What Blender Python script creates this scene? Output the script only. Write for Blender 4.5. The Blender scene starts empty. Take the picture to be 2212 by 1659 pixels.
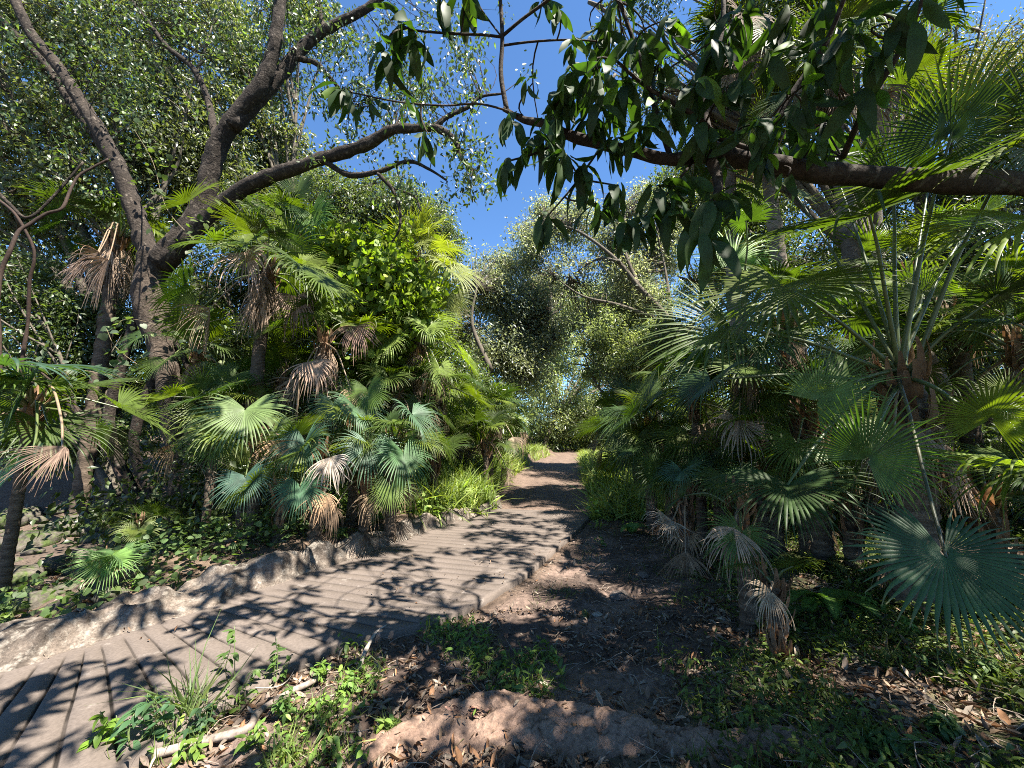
import bpy, math
import numpy as np

rng = np.random.default_rng(11)
C = bpy.context.scene.collection
SC = bpy.context.scene
A = np.array

# ------------------------------------------------------------------ camera model
W, H, F = 2212.0, 1659.0, 830.0
PITCH = math.atan(111.0 / F)
CAMZ = 1.5
_f = A([0, math.cos(PITCH), math.sin(PITCH)])
_u = A([0, -math.sin(PITCH), math.cos(PITCH)])


def ray(u, v):
    return _f + A([1.0, 0, 0]) * ((u - W / 2) / F) + _u * ((H / 2 - v) / F)


def P(u, v, Y):
    d = ray(u, v)
    return A([0, 0, CAMZ]) + d * (Y / d[1])


def gp(u, v, z=0.0):
    d = ray(u, v)
    p = A([0, 0, CAMZ]) + d * ((z - CAMZ) / d[2])
    return p


# ------------------------------------------------------------------ noise
def _hash(ix, iy, iz, seed):
    n = (ix * 374761393 + iy * 668265263 + iz * 2147483647 + seed * 974711) & 0xffffffff
    n = ((n ^ (n >> 13)) * 1274126177) & 0xffffffff
    n = n ^ (n >> 16)
    return (n & 0xffff) / 65535.0


def vnoise(p, scale=1.0, seed=0):
    p = np.asarray(p, float) * scale
    i = np.floor(p).astype(np.int64)
    f = p - i
    f = f * f * (3 - 2 * f)
    r = 0
    for dx in (0, 1):
        for dy in (0, 1):
            for dz in (0, 1):
                w = (f[:, 0] if dx else 1 - f[:, 0]) * (f[:, 1] if dy else 1 - f[:, 1]) * (f[:, 2] if dz else 1 - f[:, 2])
                r = r + w * _hash(i[:, 0] + dx, i[:, 1] + dy, i[:, 2] + dz, seed)
    return r


def fbm(p, scale=1.0, seed=0, octv=4):
    r = 0
    a = 0.5
    for k in range(octv):
        r = r + a * vnoise(p, scale * 2 ** k, seed + k)
        a *= 0.5
    return r


def n2(x, y, scale, seed=0, octv=4):
    x = np.asarray(x, float)
    sh = x.shape
    q = np.stack([x.ravel(), np.asarray(y, float).ravel(), np.zeros(x.size)], 1)
    return fbm(q, scale, seed, octv).reshape(sh)


def sstep(x, a, b):
    t = np.clip((x - a) / (b - a), 0, 1)
    return t * t * (3 - 2 * t)


def unit(v):
    v = np.asarray(v, float)
    n = np.linalg.norm(v, axis=-1, keepdims=True)
    return v / np.maximum(n, 1e-9)


# ------------------------------------------------------------------ mesh builder (triangles + point colours)
class MB:
    def __init__(self):
        self.V, self.F, self.K, self.n = [], [], [], 0

    def add(self, v, f, c=(0.2, 0.2, 0.2)):
        v = np.asarray(v, float).reshape(-1, 3)
        f = np.asarray(f, np.int64).reshape(-1, 3)
        c = np.asarray(c, float)
        if c.ndim == 1:
            c = np.tile(c, (len(v), 1))
        self.V.append(v)
        self.F.append(f + self.n)
        self.K.append(c)
        self.n += len(v)

    def build(self, name, mat, parent=None, smooth=True):
        v = np.concatenate(self.V)
        f = np.concatenate(self.F)
        k = np.concatenate(self.K)
        off = np.zeros(3)
        if parent is not None:
            off = np.array(parent['_loc'])
        else:
            off = A([v[:, 0].mean(), v[:, 1].mean(), v[:, 2].min()])
        v = v - off
        me = bpy.data.meshes.new(name)
        me.vertices.add(len(v))
        me.vertices.foreach_set('co', v.astype(np.float32).ravel())
        me.loops.add(f.size)
        me.loops.foreach_set('vertex_index', f.astype(np.int32).ravel())
        me.polygons.add(len(f))
        me.polygons.foreach_set('loop_start', np.arange(0, f.size, 3, dtype=np.int32))
        if smooth:
            me.polygons.foreach_set('use_smooth', np.ones(len(f), bool))
        at = me.attributes.new('col', 'FLOAT_COLOR', 'POINT')
        at.data.foreach_set('color', np.concatenate([k, np.ones((len(k), 1))], 1).astype(np.float32).ravel())
        me.update(calc_edges=True)
        me.materials.append(mat)
        o = bpy.data.objects.new(name, me)
        C.objects.link(o)
        if parent is None:
            o.location = off
        else:
            o.parent = parent
        o['_loc'] = [float(q) for q in off]
        return o


def tag(o, label=None, cat=None, group=None, kind=None):
    if label:
        o['label'] = label
    if cat:
        o['category'] = cat
    if group:
        o['group'] = group
    if kind:
        o['kind'] = kind
    return o


def thing(name, label, cat, loc, group=None):
    o = bpy.data.objects.new(name, None)
    C.objects.link(o)
    o.location = [float(q) for q in loc]
    o['_loc'] = [float(q) for q in loc]
    o.empty_display_size = 0.1
    return tag(o, label, cat, group)


# ------------------------------------------------------------------ materials
def mat(name):
    m = bpy.data.materials.new(name)
    m.use_nodes = True
    nt = m.node_tree
    nt.nodes.clear()
    return m, nt


def nd(nt, t, **kw):
    n = nt.nodes.new(t)
    for k, v in kw.items():
        if k.startswith('i_'):
            n.inputs[k[2:].replace('_', ' ')].default_value = v
        else:
            setattr(n, k, v)
    return n


def leaf_mat(name, rough=0.4, transl=0.4, spec=0.5, tint=(1.6, 1.7, 0.5), var=0.35, vscale=9.0, coat=0.0):
    m, nt = mat(name)
    L = nt.links.new
    at = nd(nt, 'ShaderNodeAttribute', attribute_name='col')
    geo = nd(nt, 'ShaderNodeNewGeometry')
    no = nd(nt, 'ShaderNodeTexNoise')
    no.inputs['Scale'].default_value = vscale
    no.inputs['Detail'].default_value = 3
    L(geo.outputs['Position'], no.inputs['Vector'])
    mr = nd(nt, 'ShaderNodeMapRange')
    mr.inputs['From Min'].default_value = 0.3
    mr.inputs['From Max'].default_value = 0.7
    mr.inputs['To Min'].default_value = 1 - var
    mr.inputs['To Max'].default_value = 1 + var
    L(no.outputs['Fac'], mr.inputs['Value'])
    mu = nd(nt, 'ShaderNodeVectorMath', operation='MULTIPLY')
    L(at.outputs['Color'], mu.inputs[0])
    L(mr.outputs['Result'], mu.inputs[1])
    pb = nd(nt, 'ShaderNodeBsdfPrincipled')
    pb.inputs['Roughness'].default_value = rough
    pb.inputs['Specular IOR Level'].default_value = spec
    pb.inputs['Coat Weight'].default_value = coat
    L(mu.outputs[0], pb.inputs['Base Color'])
    mt = nd(nt, 'ShaderNodeVectorMath', operation='MULTIPLY')
    L(mu.outputs[0], mt.inputs[0])
    mt.inputs[1].default_value = tint
    tr = nd(nt, 'ShaderNodeBsdfTranslucent')
    L(mt.outputs[0], tr.inputs['Color'])
    mx = nd(nt, 'ShaderNodeMixShader')
    mx.inputs[0].default_value = transl
    L(pb.outputs[0], mx.inputs[1])
    L(tr.outputs[0], mx.inputs[2])
    out = nd(nt, 'ShaderNodeOutputMaterial')
    L(mx.outputs[0], out.inputs['Surface'])
    return m


def rough_mat(name, scale=30.0, bump=0.4, dist=0.01, var=0.5, rough=0.9, blotch=None, bscale=6.0, spec=0.2, detail=6, stretch=(1, 1, 1), thr=(0.52, 0.6)):
    """attribute colour x noise, bump, optional second blotch colour"""
    m, nt = mat(name)
    L = nt.links.new
    at = nd(nt, 'ShaderNodeAttribute', attribute_name='col')
    geo = nd(nt, 'ShaderNodeNewGeometry')
    vm = nd(nt, 'ShaderNodeVectorMath', operation='MULTIPLY')
    L(geo.outputs['Position'], vm.inputs[0])
    vm.inputs[1].default_value = stretch
    no = nd(nt, 'ShaderNodeTexNoise')
    no.inputs['Scale'].default_value = scale
    no.inputs['Detail'].default_value = detail
    no.inputs['Roughness'].default_value = 0.65
    L(vm.outputs[0], no.inputs['Vector'])
    mr = nd(nt, 'ShaderNodeMapRange')
    mr.inputs['From Min'].default_value = 0.3
    mr.inputs['From Max'].default_value = 0.7
    mr.inputs['To Min'].default_value = 1 - var
    mr.inputs['To Max'].default_value = 1 + var
    L(no.outputs['Fac'], mr.inputs['Value'])
    mu = nd(nt, 'ShaderNodeVectorMath', operation='MULTIPLY')
    L(at.outputs['Color'], mu.inputs[0])
    L(mr.outputs['Result'], mu.inputs[1])
    src = mu.outputs[0]
    if blotch:
        nb = nd(nt, 'ShaderNodeTexNoise')
        nb.inputs['Scale'].default_value = bscale
        nb.inputs['Detail'].default_value = 7
        nb.inputs['Roughness'].default_value = 0.7
        L(geo.outputs['Position'], nb.inputs['Vector'])
        rp = nd(nt, 'ShaderNodeMapRange')
        rp.inputs['From Min'].default_value = thr[0]
        rp.inputs['From Max'].default_value = thr[1]
        L(nb.outputs['Fac'], rp.inputs['Value'])
        mc = nd(nt, 'ShaderNodeMix', data_type='RGBA')
        L(rp.outputs['Result'], mc.inputs[0])
        L(src, mc.inputs[6])
        mb = nd(nt, 'ShaderNodeVectorMath', operation='MULTIPLY')
        mb.inputs[0].default_value = blotch
        L(mr.outputs['Result'], mb.inputs[1])
        L(mb.outputs[0], mc.inputs[7])
        src = mc.outputs[2]
    pb = nd(nt, 'ShaderNodeBsdfPrincipled')
    pb.inputs['Roughness'].default_value = rough
    pb.inputs['Specular IOR Level'].default_value = spec
    L(src, pb.inputs['Base Color'])
    bp = nd(nt, 'ShaderNodeBump')
    bp.inputs['Strength'].default_value = bump
    bp.inputs['Distance'].default_value = dist
    L(no.outputs['Fac'], bp.inputs['Height'])
    L(bp.outputs[0], pb.inputs['Normal'])
    out = nd(nt, 'ShaderNodeOutputMaterial')
    L(pb.outputs[0], out.inputs['Surface'])
    return m


M = dict(
    leaf=leaf_mat('glossy_small_leaf', 0.42, 0.42, 0.7, (1.7, 1.8, 0.6)),
    far=leaf_mat('distant_leaf', 0.38, 0.5, 0.6, (2.0, 2.0, 1.1), 0.3, 1.5),
    mango=leaf_mat('long_dark_leaf', 0.55, 0.34, 0.25, (1.7, 2.2, 0.35), 0.25, 14),
    heart=leaf_mat('soft_heart_leaf', 0.5, 0.42, 0.35, (1.5, 1.7, 0.5), 0.25, 12),
    palm=leaf_mat('pleated_palm_blade', 0.46, 0.34, 0.32, (1.9, 2.1, 0.3), 0.25, 7, 0.0),
    dead=leaf_mat('dry_palm_blade', 0.75, 0.25, 0.2, (1.3, 1.1, 0.8), 0.35, 16),
    grass=leaf_mat('grass_blade', 0.5, 0.4, 0.35, (1.5, 1.6, 0.5), 0.3, 3),
    litter=leaf_mat('dry_leaf_litter', 0.7, 0.12, 0.25, (1.2, 1.0, 0.8), 0.4, 20),
    bark=rough_mat('mottled_bark', 26, 1.0, 0.03, 0.65, 0.95, (0.10, 0.082, 0.065), 11, thr=(0.55, 0.64)),
    bark2=rough_mat('dark_bark', 30, 0.8, 0.015, 0.6, 0.9, (0.09, 0.085, 0.07), 9, thr=(0.56, 0.66)),
    twig=rough_mat('twig_bark', 40, 0.5, 0.004, 0.5, 0.85),
    petiole=rough_mat('palm_petiole', 18, 0.2, 0.003, 0.3, 0.4, spec=0.5, stretch=(1, 1, 0.2)),
    ptrunk=rough_mat('ringed_palm_trunk', 14, 0.9, 0.02, 0.55, 0.95, stretch=(1, 1, 4)),
    dirt=rough_mat('earth', 22, 0.9, 0.03, 0.5, 0.95, detail=10, spec=0.25),
    slab=rough_mat('worn_concrete', 55, 0.35, 0.004, 0.22, 0.85, (0.20, 0.175, 0.155), 5, detail=8, thr=(0.60, 0.72)),
    stone=rough_mat('cemented_stone', 60, 0.9, 0.012, 0.5, 0.9, (0.21, 0.185, 0.155), 14, detail=8, thr=(0.48, 0.66)),
    rock=rough_mat('mossy_rock', 20, 0.8, 0.02, 0.5, 0.95, (0.05, 0.07, 0.02), 4, thr=(0.48, 0.58)),
    root=rough_mat('root_bark', 55, 0.9, 0.012, 0.4, 0.9, (0.20, 0.135, 0.10), 10, detail=8, thr=(0.45, 0.6)),
)

# ------------------------------------------------------------------ terrain
PAIRS = [((-7.6, -1.6), (-5.9, -3.0)), ((-5.0, 1.0), (-3.5, -0.6)), (gp(0, 1445)[:2], (-2.15, 1.15)), (gp(230, 1382)[:2], (-1.75, 2.0)),
         (gp(430, 1315)[:2], gp(700, 1405)[:2]), (gp(560, 1274)[:2], gp(950, 1340)[:2]), (gp(720, 1222)[:2], gp(1105, 1263)[:2]),
         (gp(860, 1172)[:2], gp(1182, 1202)[:2]), (gp(960, 1136)[:2], gp(1243, 1150)[:2]), (gp(1075, 1100)[:2], gp(1285, 1106)[:2])]
SL = A([p[0] for p in PAIRS])
SR = A([p[1] for p in PAIRS])
PL = np.concatenate([SL, [gp(1062, 1078)[:2], gp(1100, 1042)[:2], gp(1133, 1012)[:2], gp(1165, 993)[:2], gp(1190, 981)[:2], (5.2, 60), (7, 200)]])
PR = np.concatenate([SR, [gp(1278, 1085)[:2], gp(1262, 1048)[:2], gp(1254, 1012)[:2], gp(1250, 988)[:2], gp(1250, 978)[:2], (8.2, 60), (11, 200)]])


def catm(pts, n, extra=None):
    pts = np.asarray(pts, float)
    q = np.concatenate([[2 * pts[0] - pts[1]], pts, [2 * pts[-1] - pts[-2]]])
    out = []
    for i in range(len(pts) - 1):
        p0, p1, p2, p3 = q[i:i + 4]
        t = np.linspace(0, 1, n, endpoint=False)[:, None]
        out.append(0.5 * (2 * p1 + (p2 - p0) * t + (2 * p0 - 5 * p1 + 4 * p2 - p3) * t ** 2 + (3 * p1 - p0 - 3 * p2 + p3) * t ** 3))
    out.append(pts[-1:])
    return np.concatenate(out)


PLs = catm(PL, 4)
PRs = catm(PR, 4)


def sdist(poly, x, y):
    """signed distance, positive on the left of the direction of travel"""
    best = np.full(x.shape, 1e9)
    sg = np.ones(x.shape)
    for i in range(len(poly) - 1):
        ax, ay = poly[i]
        bx, by = poly[i + 1]
        dx, dy = bx - ax, by - ay
        l2 = dx * dx + dy * dy
        if l2 < 1e-8:
            continue
        t = np.clip(((x - ax) * dx + (y - ay) * dy) / l2, 0, 1)
        ex, ey = x - ax - t * dx, y - ay - t * dy
        d = np.hypot(ex, ey)
        s = np.where(dx * (y - ay) - dy * (x - ax) > 0, 1.0, -1.0)
        m_ = d < best
        best = np.where(m_, d, best)
        sg = np.where(m_, s, sg)
    return best * sg


def terrain(x, y, full=False):
    x = np.asarray(x, float)
    y = np.asarray(y, float)
    dL = sdist(PLs, x, y)
    dR = -sdist(PRs, x, y)
    slabzone = sstep(8.15 - y, 0, 0.5)
    h = np.zeros(x.shape)
    bank = -0.30 + 0.52 * sstep(y, 3.2, 4.6)
    bank = bank + 0.25 * sstep(y, 7, 12)
    h = h + np.where(dL > 0, sstep(dL, 0.05, 0.55) * bank, 0)
    stream = sstep(dL, 1.2, 3.2) * sstep(10.5 - y, 0, 2.5) * sstep(x, -14, -12)
    h = h - 0.75 * stream
    h = h + np.where(dL > 3, np.minimum((dL - 3) * 0.05 * sstep(y, 8, 14), 1.5), 0)
    h = h + np.where(dR > 0, -0.02 * slabzone + 0.14 * np.clip(dR - 1.1, 0, 6) + 0.10 * sstep(dR, 0.0, 0.5) * (1 - slabzone), 0)
    inside = (dL < 0) & (dR < 0)
    h = np.where(inside, -0.05 * slabzone, h)
    edgeR = np.where((dR > 0) & (y < 8.2), -0.02 * (1 - sstep(dR, 0.5, 1.2)), 0)
    h = h + edgeR
    off = np.minimum(sstep(np.maximum(dL, dR), -0.1, 0.6), 1)
    h = h + (n2(x, y, 2.3, 3, 3) - 0.45) * 0.10 * (0.25 + off)
    h = h + (n2(x, y, 14, 8, 3) - 0.45) * 0.030 * (1 - 0.8 * slabzone * inside)
    # wheel ruts on the unpaved track
    c = (dR - dL) * 0.5
    h = h - np.where(inside, 0.04 * (1 - slabzone) * np.exp(-((np.abs(c) - 0.55) / 0.25) ** 2), 0)
    if full:
        return h, dL, dR, slabzone, inside
    return h


def hz(x, y):
    return float(terrain(A([x]), A([y]))[0])


def gt(u, v, lift=0.0):
    d = ray(u, v)
    z = 0.0
    for k in range(12):
        p = A([0, 0, CAMZ]) + d * ((z - CAMZ) / d[2])
        z = 0.5 * z + 0.5 * hz(p[0], p[1])
    p[2] = hz(p[0], p[1]) + lift
    return p


def lines(segs):
    out = [segs[0][0]]
    for a, b, step in segs:
        n = max(1, int(round(abs(b - a) / step)))
        out += list(np.linspace(a, b, n + 1)[1:])
    return A(out)


gx = lines([(-220, -60, 16), (-60, -20, 4), (-20, -9, 0.6), (-9, -5, 0.16), (-5, 4.5, 0.04), (4.5, 9, 0.14), (9, 22, 0.6), (22, 60, 4), (60, 220, 16)])
gy = lines([(-60, -8, 8), (-8, 0.8, 0.5), (0.8, 6.5, 0.035), (6.5, 11, 0.08), (11, 30, 0.3), (30, 80, 3), (80, 400, 20)])
X, Y = np.meshgrid(gx, gy)
h, dL, dR, slz, ins = terrain(X, Y, True)
# footprints, clods and crumbs of the trampled soil right of the slab
bare = sstep(dR, 0.0, 0.25) * (1 - sstep(dR, 1.5, 2.3)) * sstep(7.5 - Y, 0, 2.5) * sstep(Y - 1.2, 0, 0.5)
h = h + bare * ((n2(X, Y, 9, 31, 4) - 0.45) * 0.055 + (n2(X, Y, 26, 35, 2) - 0.4) * 0.03)
n1 = n2(X, Y, 1.3, 21)
nf = n2(X, Y, 7, 22)
lit = A([0.10, 0.070, 0.050])
dark = A([0.085, 0.060, 0.048])
track = A([0.125, 0.088, 0.067])
green = A([0.055, 0.075, 0.025])
col = lit[None, None] * (0.6 + 0.8 * nf[..., None])
g = (sstep(n1, 0.45, 0.6) * sstep(dR, 0.6, 2))[..., None]
col = col * (1 - g * .6) + green * g * .6
b3 = bare[..., None]
col = col * (1 - b3) + (dark * (0.8 + 0.9 * sstep(n2(X, Y, 3, 41), .45, .62)[..., None])) * b3  # paler noise patches stand in for sun patches on the dirt
tr = (sstep(-np.maximum(dL, dR), -0.15, 0.2) * (1 - slz))[..., None]
col = col * (1 - tr) + track * (0.65 + 0.6 * nf[..., None]) * tr
strm = (sstep(dL, 1, 3) * sstep(10 - Y, 0, 3) * (X < 0))[..., None]
col = col * (1 - strm * .5) + A([0.05, 0.042, 0.035]) * strm * .5
nx, ny = len(gx), len(gy)
idx = np.arange(nx * ny).reshape(ny, nx)
q = np.stack([idx[:-1, :-1], idx[:-1, 1:], idx[1:, 1:], idx[1:, :-1]], -1).reshape(-1, 4)
tri = np.concatenate([q[:, [0, 1, 2]], q[:, [0, 2, 3]]])
mb = MB()
mb.add(np.stack([X, Y, h], -1).reshape(-1, 3), tri, col.reshape(-1, 3))
tag(mb.build('ground', M['dirt']), kind='structure')

# ------------------------------------------------------------------ grooved concrete slab
Ls, Rs = catm(SL, 12), catm(SR, 12)
cum = np.concatenate([[0], np.cumsum(np.linalg.norm(np.diff((Ls + Rs) / 2, axis=0), axis=1))])
total = cum[-1]
ss, gr = [], []
s = 0.0
while s < total:
    w = 0.155 + rng.normal() * 0.008
    for a, b in ((0, 0), (0.006, 1), (0.015, 1), (0.021, 0), (w * 0.55, 0)):
        ss.append(s + a)
        gr.append(b)
    s += w
ss = np.minimum(A(ss), total)
gr = A(gr, float)
nc = 44
tt = np.linspace(0, 1, nc)
Lp = np.stack([np.interp(ss, cum, Ls[:, k]) for k in (0, 1)], 1)
Rp = np.stack([np.interp(ss, cum, Rs[:, k]) for k in (0, 1)], 1)
XY = Lp[:, None] * (1 - tt)[None, :, None] + Rp[:, None] * tt[None, :, None]
jag = (n2(ss, ss * 0, 1.6, 5, 2) - .35) * 0.06 + (n2(ss, ss * 0, 7.0, 6, 1) - .25) * 0.012
XY[:, -1] += jag[:, None] * unit(Rp - Lp)
wob = (n2(XY[..., 0], XY[..., 1], 1.2, 51, 2) - .35) * 0.03 + (n2(XY[..., 0], XY[..., 1], 5.0, 52, 1) - .25) * 0.012
dirn = np.gradient(XY[:, nc // 2], axis=0)
dirn = unit(dirn)
XY = XY + wob[..., None] * dirn[:, None]
fade = sstep(tt, 0.05, 0.13) * (1 - sstep(tt, .95, .985)) * (1 - 0.35 * sstep(n2(XY[..., 0], XY[..., 1], 3, 77), .5, .62))
Z = 0.012 + (n2(XY[..., 0], XY[..., 1], 1.1, 61) - .45) * 0.02 - gr[:, None] * 0.012 * fade
base = A([0.106, 0.086, 0.073])
cc = base * (0.8 + 0.45 * n2(XY[..., 0], XY[..., 1], 2.5, 63)[..., None])
cc = cc * (1 - 0.85 * gr[:, None, None] * fade[..., None])
nr = len(ss)
v = np.concatenate([XY, Z[..., None]], -1)
skirtR = v[:, -1:].copy()
skirtR[..., 2] = -0.16
skirtL = v[:, :1].copy()
skirtL[..., 2] = -0.16
v = np.concatenate([skirtL, v, skirtR], 1)
cc = np.concatenate([cc[:, :1] * .4, cc, cc[:, -1:] * .45], 1)
idx = np.arange(nr * (nc + 2)).reshape(nr, nc + 2)
q = np.stack([idx[:-1, :-1], idx[:-1, 1:], idx[1:, 1:], idx[1:, :-1]], -1).reshape(-1, 4)
mb = MB()
mb.add(v.reshape(-1, 3), np.concatenate([q[:, [0, 2, 1]], q[:, [0, 3, 2]]]), cc.reshape(-1, 3))
tag(mb.build('path', M['slab'], smooth=False), kind='structure')

# ------------------------------------------------------------------ cemented stone kerb along the slab
KL = catm(np.concatenate([SL[1:], [gp(1062, 1078)[:2] + A([-0.05, 0])]]), 34)
tg = unit(np.gradient(KL, axis=0))
nl = np.stack([-tg[:, 1], tg[:, 0]], 1)
nk = len(KL)
prof = A([(-0.10, -0.03), (-0.02, 0.03), (0.03, 0.09), (0.07, 0.15), (0.11, 0.20), (0.16, 0.245), (0.22, 0.265), (0.29, 0.26), (0.36, 0.23), (0.42, 0.16), (0.48, 0.02), (0.52, -0.2), (0.54, -0.5)])
prof = np.stack([np.interp(np.linspace(0, 12, 34), np.arange(13), prof[:, k]) for k in (0, 1)], 1)
yy = KL[:, 1]
wid = 1.25 - 0.45 * sstep(yy, 3.2, 4.6) - .25 * sstep(yy, 6, 7.6)
hei = 0.38 + 0.28 * sstep(yy, 3.0, 4.4) - .25 * sstep(yy, 6, 7.6)
lump = 0.8 + 0.5 * n2(cum := np.arange(nk) * 1.0, cum * 0, 0.09, 9, 3)
kx = KL[:, None] + nl[:, None] * (prof[:, 0][None] * (wid * lump)[:, None])[..., None]
kz = prof[:, 1][None] * np.where(prof[:, 1] > 0, 1, 1)[None] * np.where(prof[:, 1][None] > 0, (hei * lump)[:, None], 1)
kv = np.concatenate([kx, kz[..., None]], -1).reshape(-1, 3)
n_ = vnoise(kv, 5.5, 91)
n_b = 1 - np.abs(2 * vnoise(kv, 3.2, 95) - 1)
nrm3 = np.repeat(nl, 34, 0)
dis = (n_ - .5) * 0.13 + (n_b - .5) * .16 + (fbm(kv, 18, 97, 3) - .45) * .06
topw = np.tile(np.sin(np.linspace(0.15, np.pi, 34)), nk)
kv[:, 2] += dis * topw
kv[:, :2] -= nrm3 * (dis * topw * .7)[:, None]
kc = A([0.14, 0.112, 0.09]) * (0.35 + 1.1 * fbm(kv, 6, 99, 3))[:, None]
kc = kc * (1 - .6 * sstep(n_b, .86, .97))[:, None] * (1 - .45 * sstep(vnoise(kv, 1.7, 96), .55, .75))[:, None]
idx = np.arange(nk * 34).reshape(nk, 34)
q = np.stack([idx[:-1, :-1], idx[:-1, 1:], idx[1:, 1:], idx[1:, :-1]], -1).reshape(-1, 4)
mb = MB()
mb.add(kv, np.concatenate([q[:, [0, 1, 2]], q[:, [0, 2, 3]]]), kc)
tag(mb.build('stone_kerb', M['stone']), 'rough pale cemented stone kerb along the left edge of the grooved path', 'kerb')


# ------------------------------------------------------------------ tubes
def frames(p):
    t = unit(np.gradient(p, axis=0))
    a = A([0, 0, 1.0]) if abs(t[0][2]) < .9 else A([1.0, 0, 0])
    n = unit(np.cross(t[0], a))
    N = [n]
    for i in range(1, len(p)):
        n = N[-1] - t[i] * np.dot(N[-1], t[i])
        N.append(unit(n))
    N = A(N)
    return t, N, np.cross(t, N)


def tube(mb, pts, rad, col, sides=10, sub=5, rough=0.12, rs=3.0, flat=1.0, cap=True, colvar=0.0, seed=0):
    pts = np.asarray(pts, float)
    rad = np.asarray(rad, float)
    if rad.ndim == 0 or len(rad) != len(pts):
        rad = np.interp(np.linspace(0, 1, len(pts)), np.linspace(0, 1, rad.size), rad.ravel())
    p = catm(pts, sub)
    r = np.interp(np.linspace(0, len(pts) - 1, len(p)), np.arange(len(pts)), rad)
    t, N, B = frames(p)
    a = np.linspace(0, 2 * np.pi, sides, endpoint=False)
    ring = N[:, None] * np.cos(a)[None, :, None] + B[:, None] * np.sin(a)[None, :, None] * flat
    v = p[:, None] + ring * r[:, None, None]
    if rough > 0:
        k = fbm(v.reshape(-1, 3), rs, 200 + seed, 3).reshape(v.shape[:2]) - .45
        v = v + ring * (r[:, None] * k * 2 * rough)[..., None]
    n = len(p)
    idx = np.arange(n * sides).reshape(n, sides)
    j = np.roll(idx, -1, 1)
    q = np.stack([idx[:-1], j[:-1], j[1:], idx[1:]], -1).reshape(-1, 4)
    f = np.concatenate([q[:, [0, 1, 2]], q[:, [0, 2, 3]]])
    vv = v.reshape(-1, 3)
    if cap:
        vv = np.concatenate([vv, p[:1], p[-1:]])
        c0, c1 = n * sides, n * sides + 1
        f = np.concatenate([f, np.stack([j[0], idx[0], np.full(sides, c0)], 1), np.stack([idx[-1], j[-1], np.full(sides, c1)], 1)])
    cl = np.tile(np.asarray(col, float), (len(vv), 1))
    if colvar:
        cl = cl * (1 + colvar * (fbm(vv, 2.2, 300 + seed, 3) - .45) * 2)[:, None]
    mb.add(vv, f, cl)
    return p


def twigs(mb, A0, B0, r0, r1, sag=0.1, col=(.08, .065, .05), sides=3, n=4):
    """many thin branches at once"""
    m = len(A0)
    if m == 0:
        return
    t = np.linspace(0, 1, n)
    d = B0 - A0
    L = np.linalg.norm(d, axis=1)
    off = rng.normal(size=(m, 3)) * (L * 0.12)[:, None]
    p = A0[:, None] + d[:, None] * t[None, :, None] + off[:, None] * np.sin(np.pi * t)[None, :, None]
    p[..., 2] += (sag * L)[:, None] * np.sin(np.pi * t)[None]
    dd = unit(d)
    ax = np.where(np.abs(dd[:, 2:3]) < .9, A([[0, 0, 1.0]]), A([[1.0, 0, 0]]))
    N = unit(np.cross(dd, ax))
    B = np.cross(dd, N)
    a = np.linspace(0, 2 * np.pi, sides, endpoint=False)
    rr = np.asarray(r0)[..., None] * (1 - t) + np.asarray(r1)[..., None] * t
    rr = np.broadcast_to(rr, (m, n))
    ring = N[:, None, :] * np.cos(a)[None, :, None] + B[:, None, :] * np.sin(a)[None, :, None]
    v = p[:, :, None] + ring[:, None] * rr[:, :, None, None]
    idx = np.arange(m * n * sides).reshape(m, n, sides)
    j = np.roll(idx, -1, 2)
    q = np.stack([idx[:, :-1], j[:, :-1], j[:, 1:], idx[:, 1:]], -1).reshape(-1, 4)
    mb.add(v.reshape(-1, 3), np.concatenate([q[:, [0, 1, 2]], q[:, [0, 2, 3]]]), col)


# ------------------------------------------------------------------ leaf templates (base at origin, tip at +Y, normal +Z)
T_DIAMOND = (A([(0, 0, 0), (-.21, .42, .05), (0, 1, -.12), (.21, .42, .05)]), A([(0, 2, 1), (0, 3, 2)]))


def strip_leaf(n, half, droop, fold=0.25, wave=0.0, stalk=0.0, seed=0):
    r = np.random.default_rng(seed)
    ys = np.linspace(0, 1, n)
    hw = A([half(y) for y in ys])
    z = -droop * ys ** 2
    ph = r.uniform(0, 6)
    w = wave * np.sin(ys * 12 + ph)
    l = np.stack([-hw, ys * (1 - .25 * droop * ys) + stalk, z + hw * fold + w], 1)
    c = np.stack([hw * 0, ys * (1 - .25 * droop * ys) + stalk, z], 1)
    rr = np.stack([hw, ys * (1 - .25 * droop * ys) + stalk, z + hw * fold - w], 1)
    v = np.stack([l, c, rr], 1).reshape(-1, 3)
    f = []
    for i in range(n - 1):
        a = i * 3
        f += [(a, a + 1, a + 4), (a, a + 4, a + 3), (a + 1, a + 2, a + 5), (a + 1, a + 5, a + 4)]
    return v, A(f)


def _m(y):
    return 0.128 * math.sin(math.pi * min(1, max(0.0, y)) ** 0.85) ** 0.75 + (0.012 if y < .99 else 0)


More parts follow.
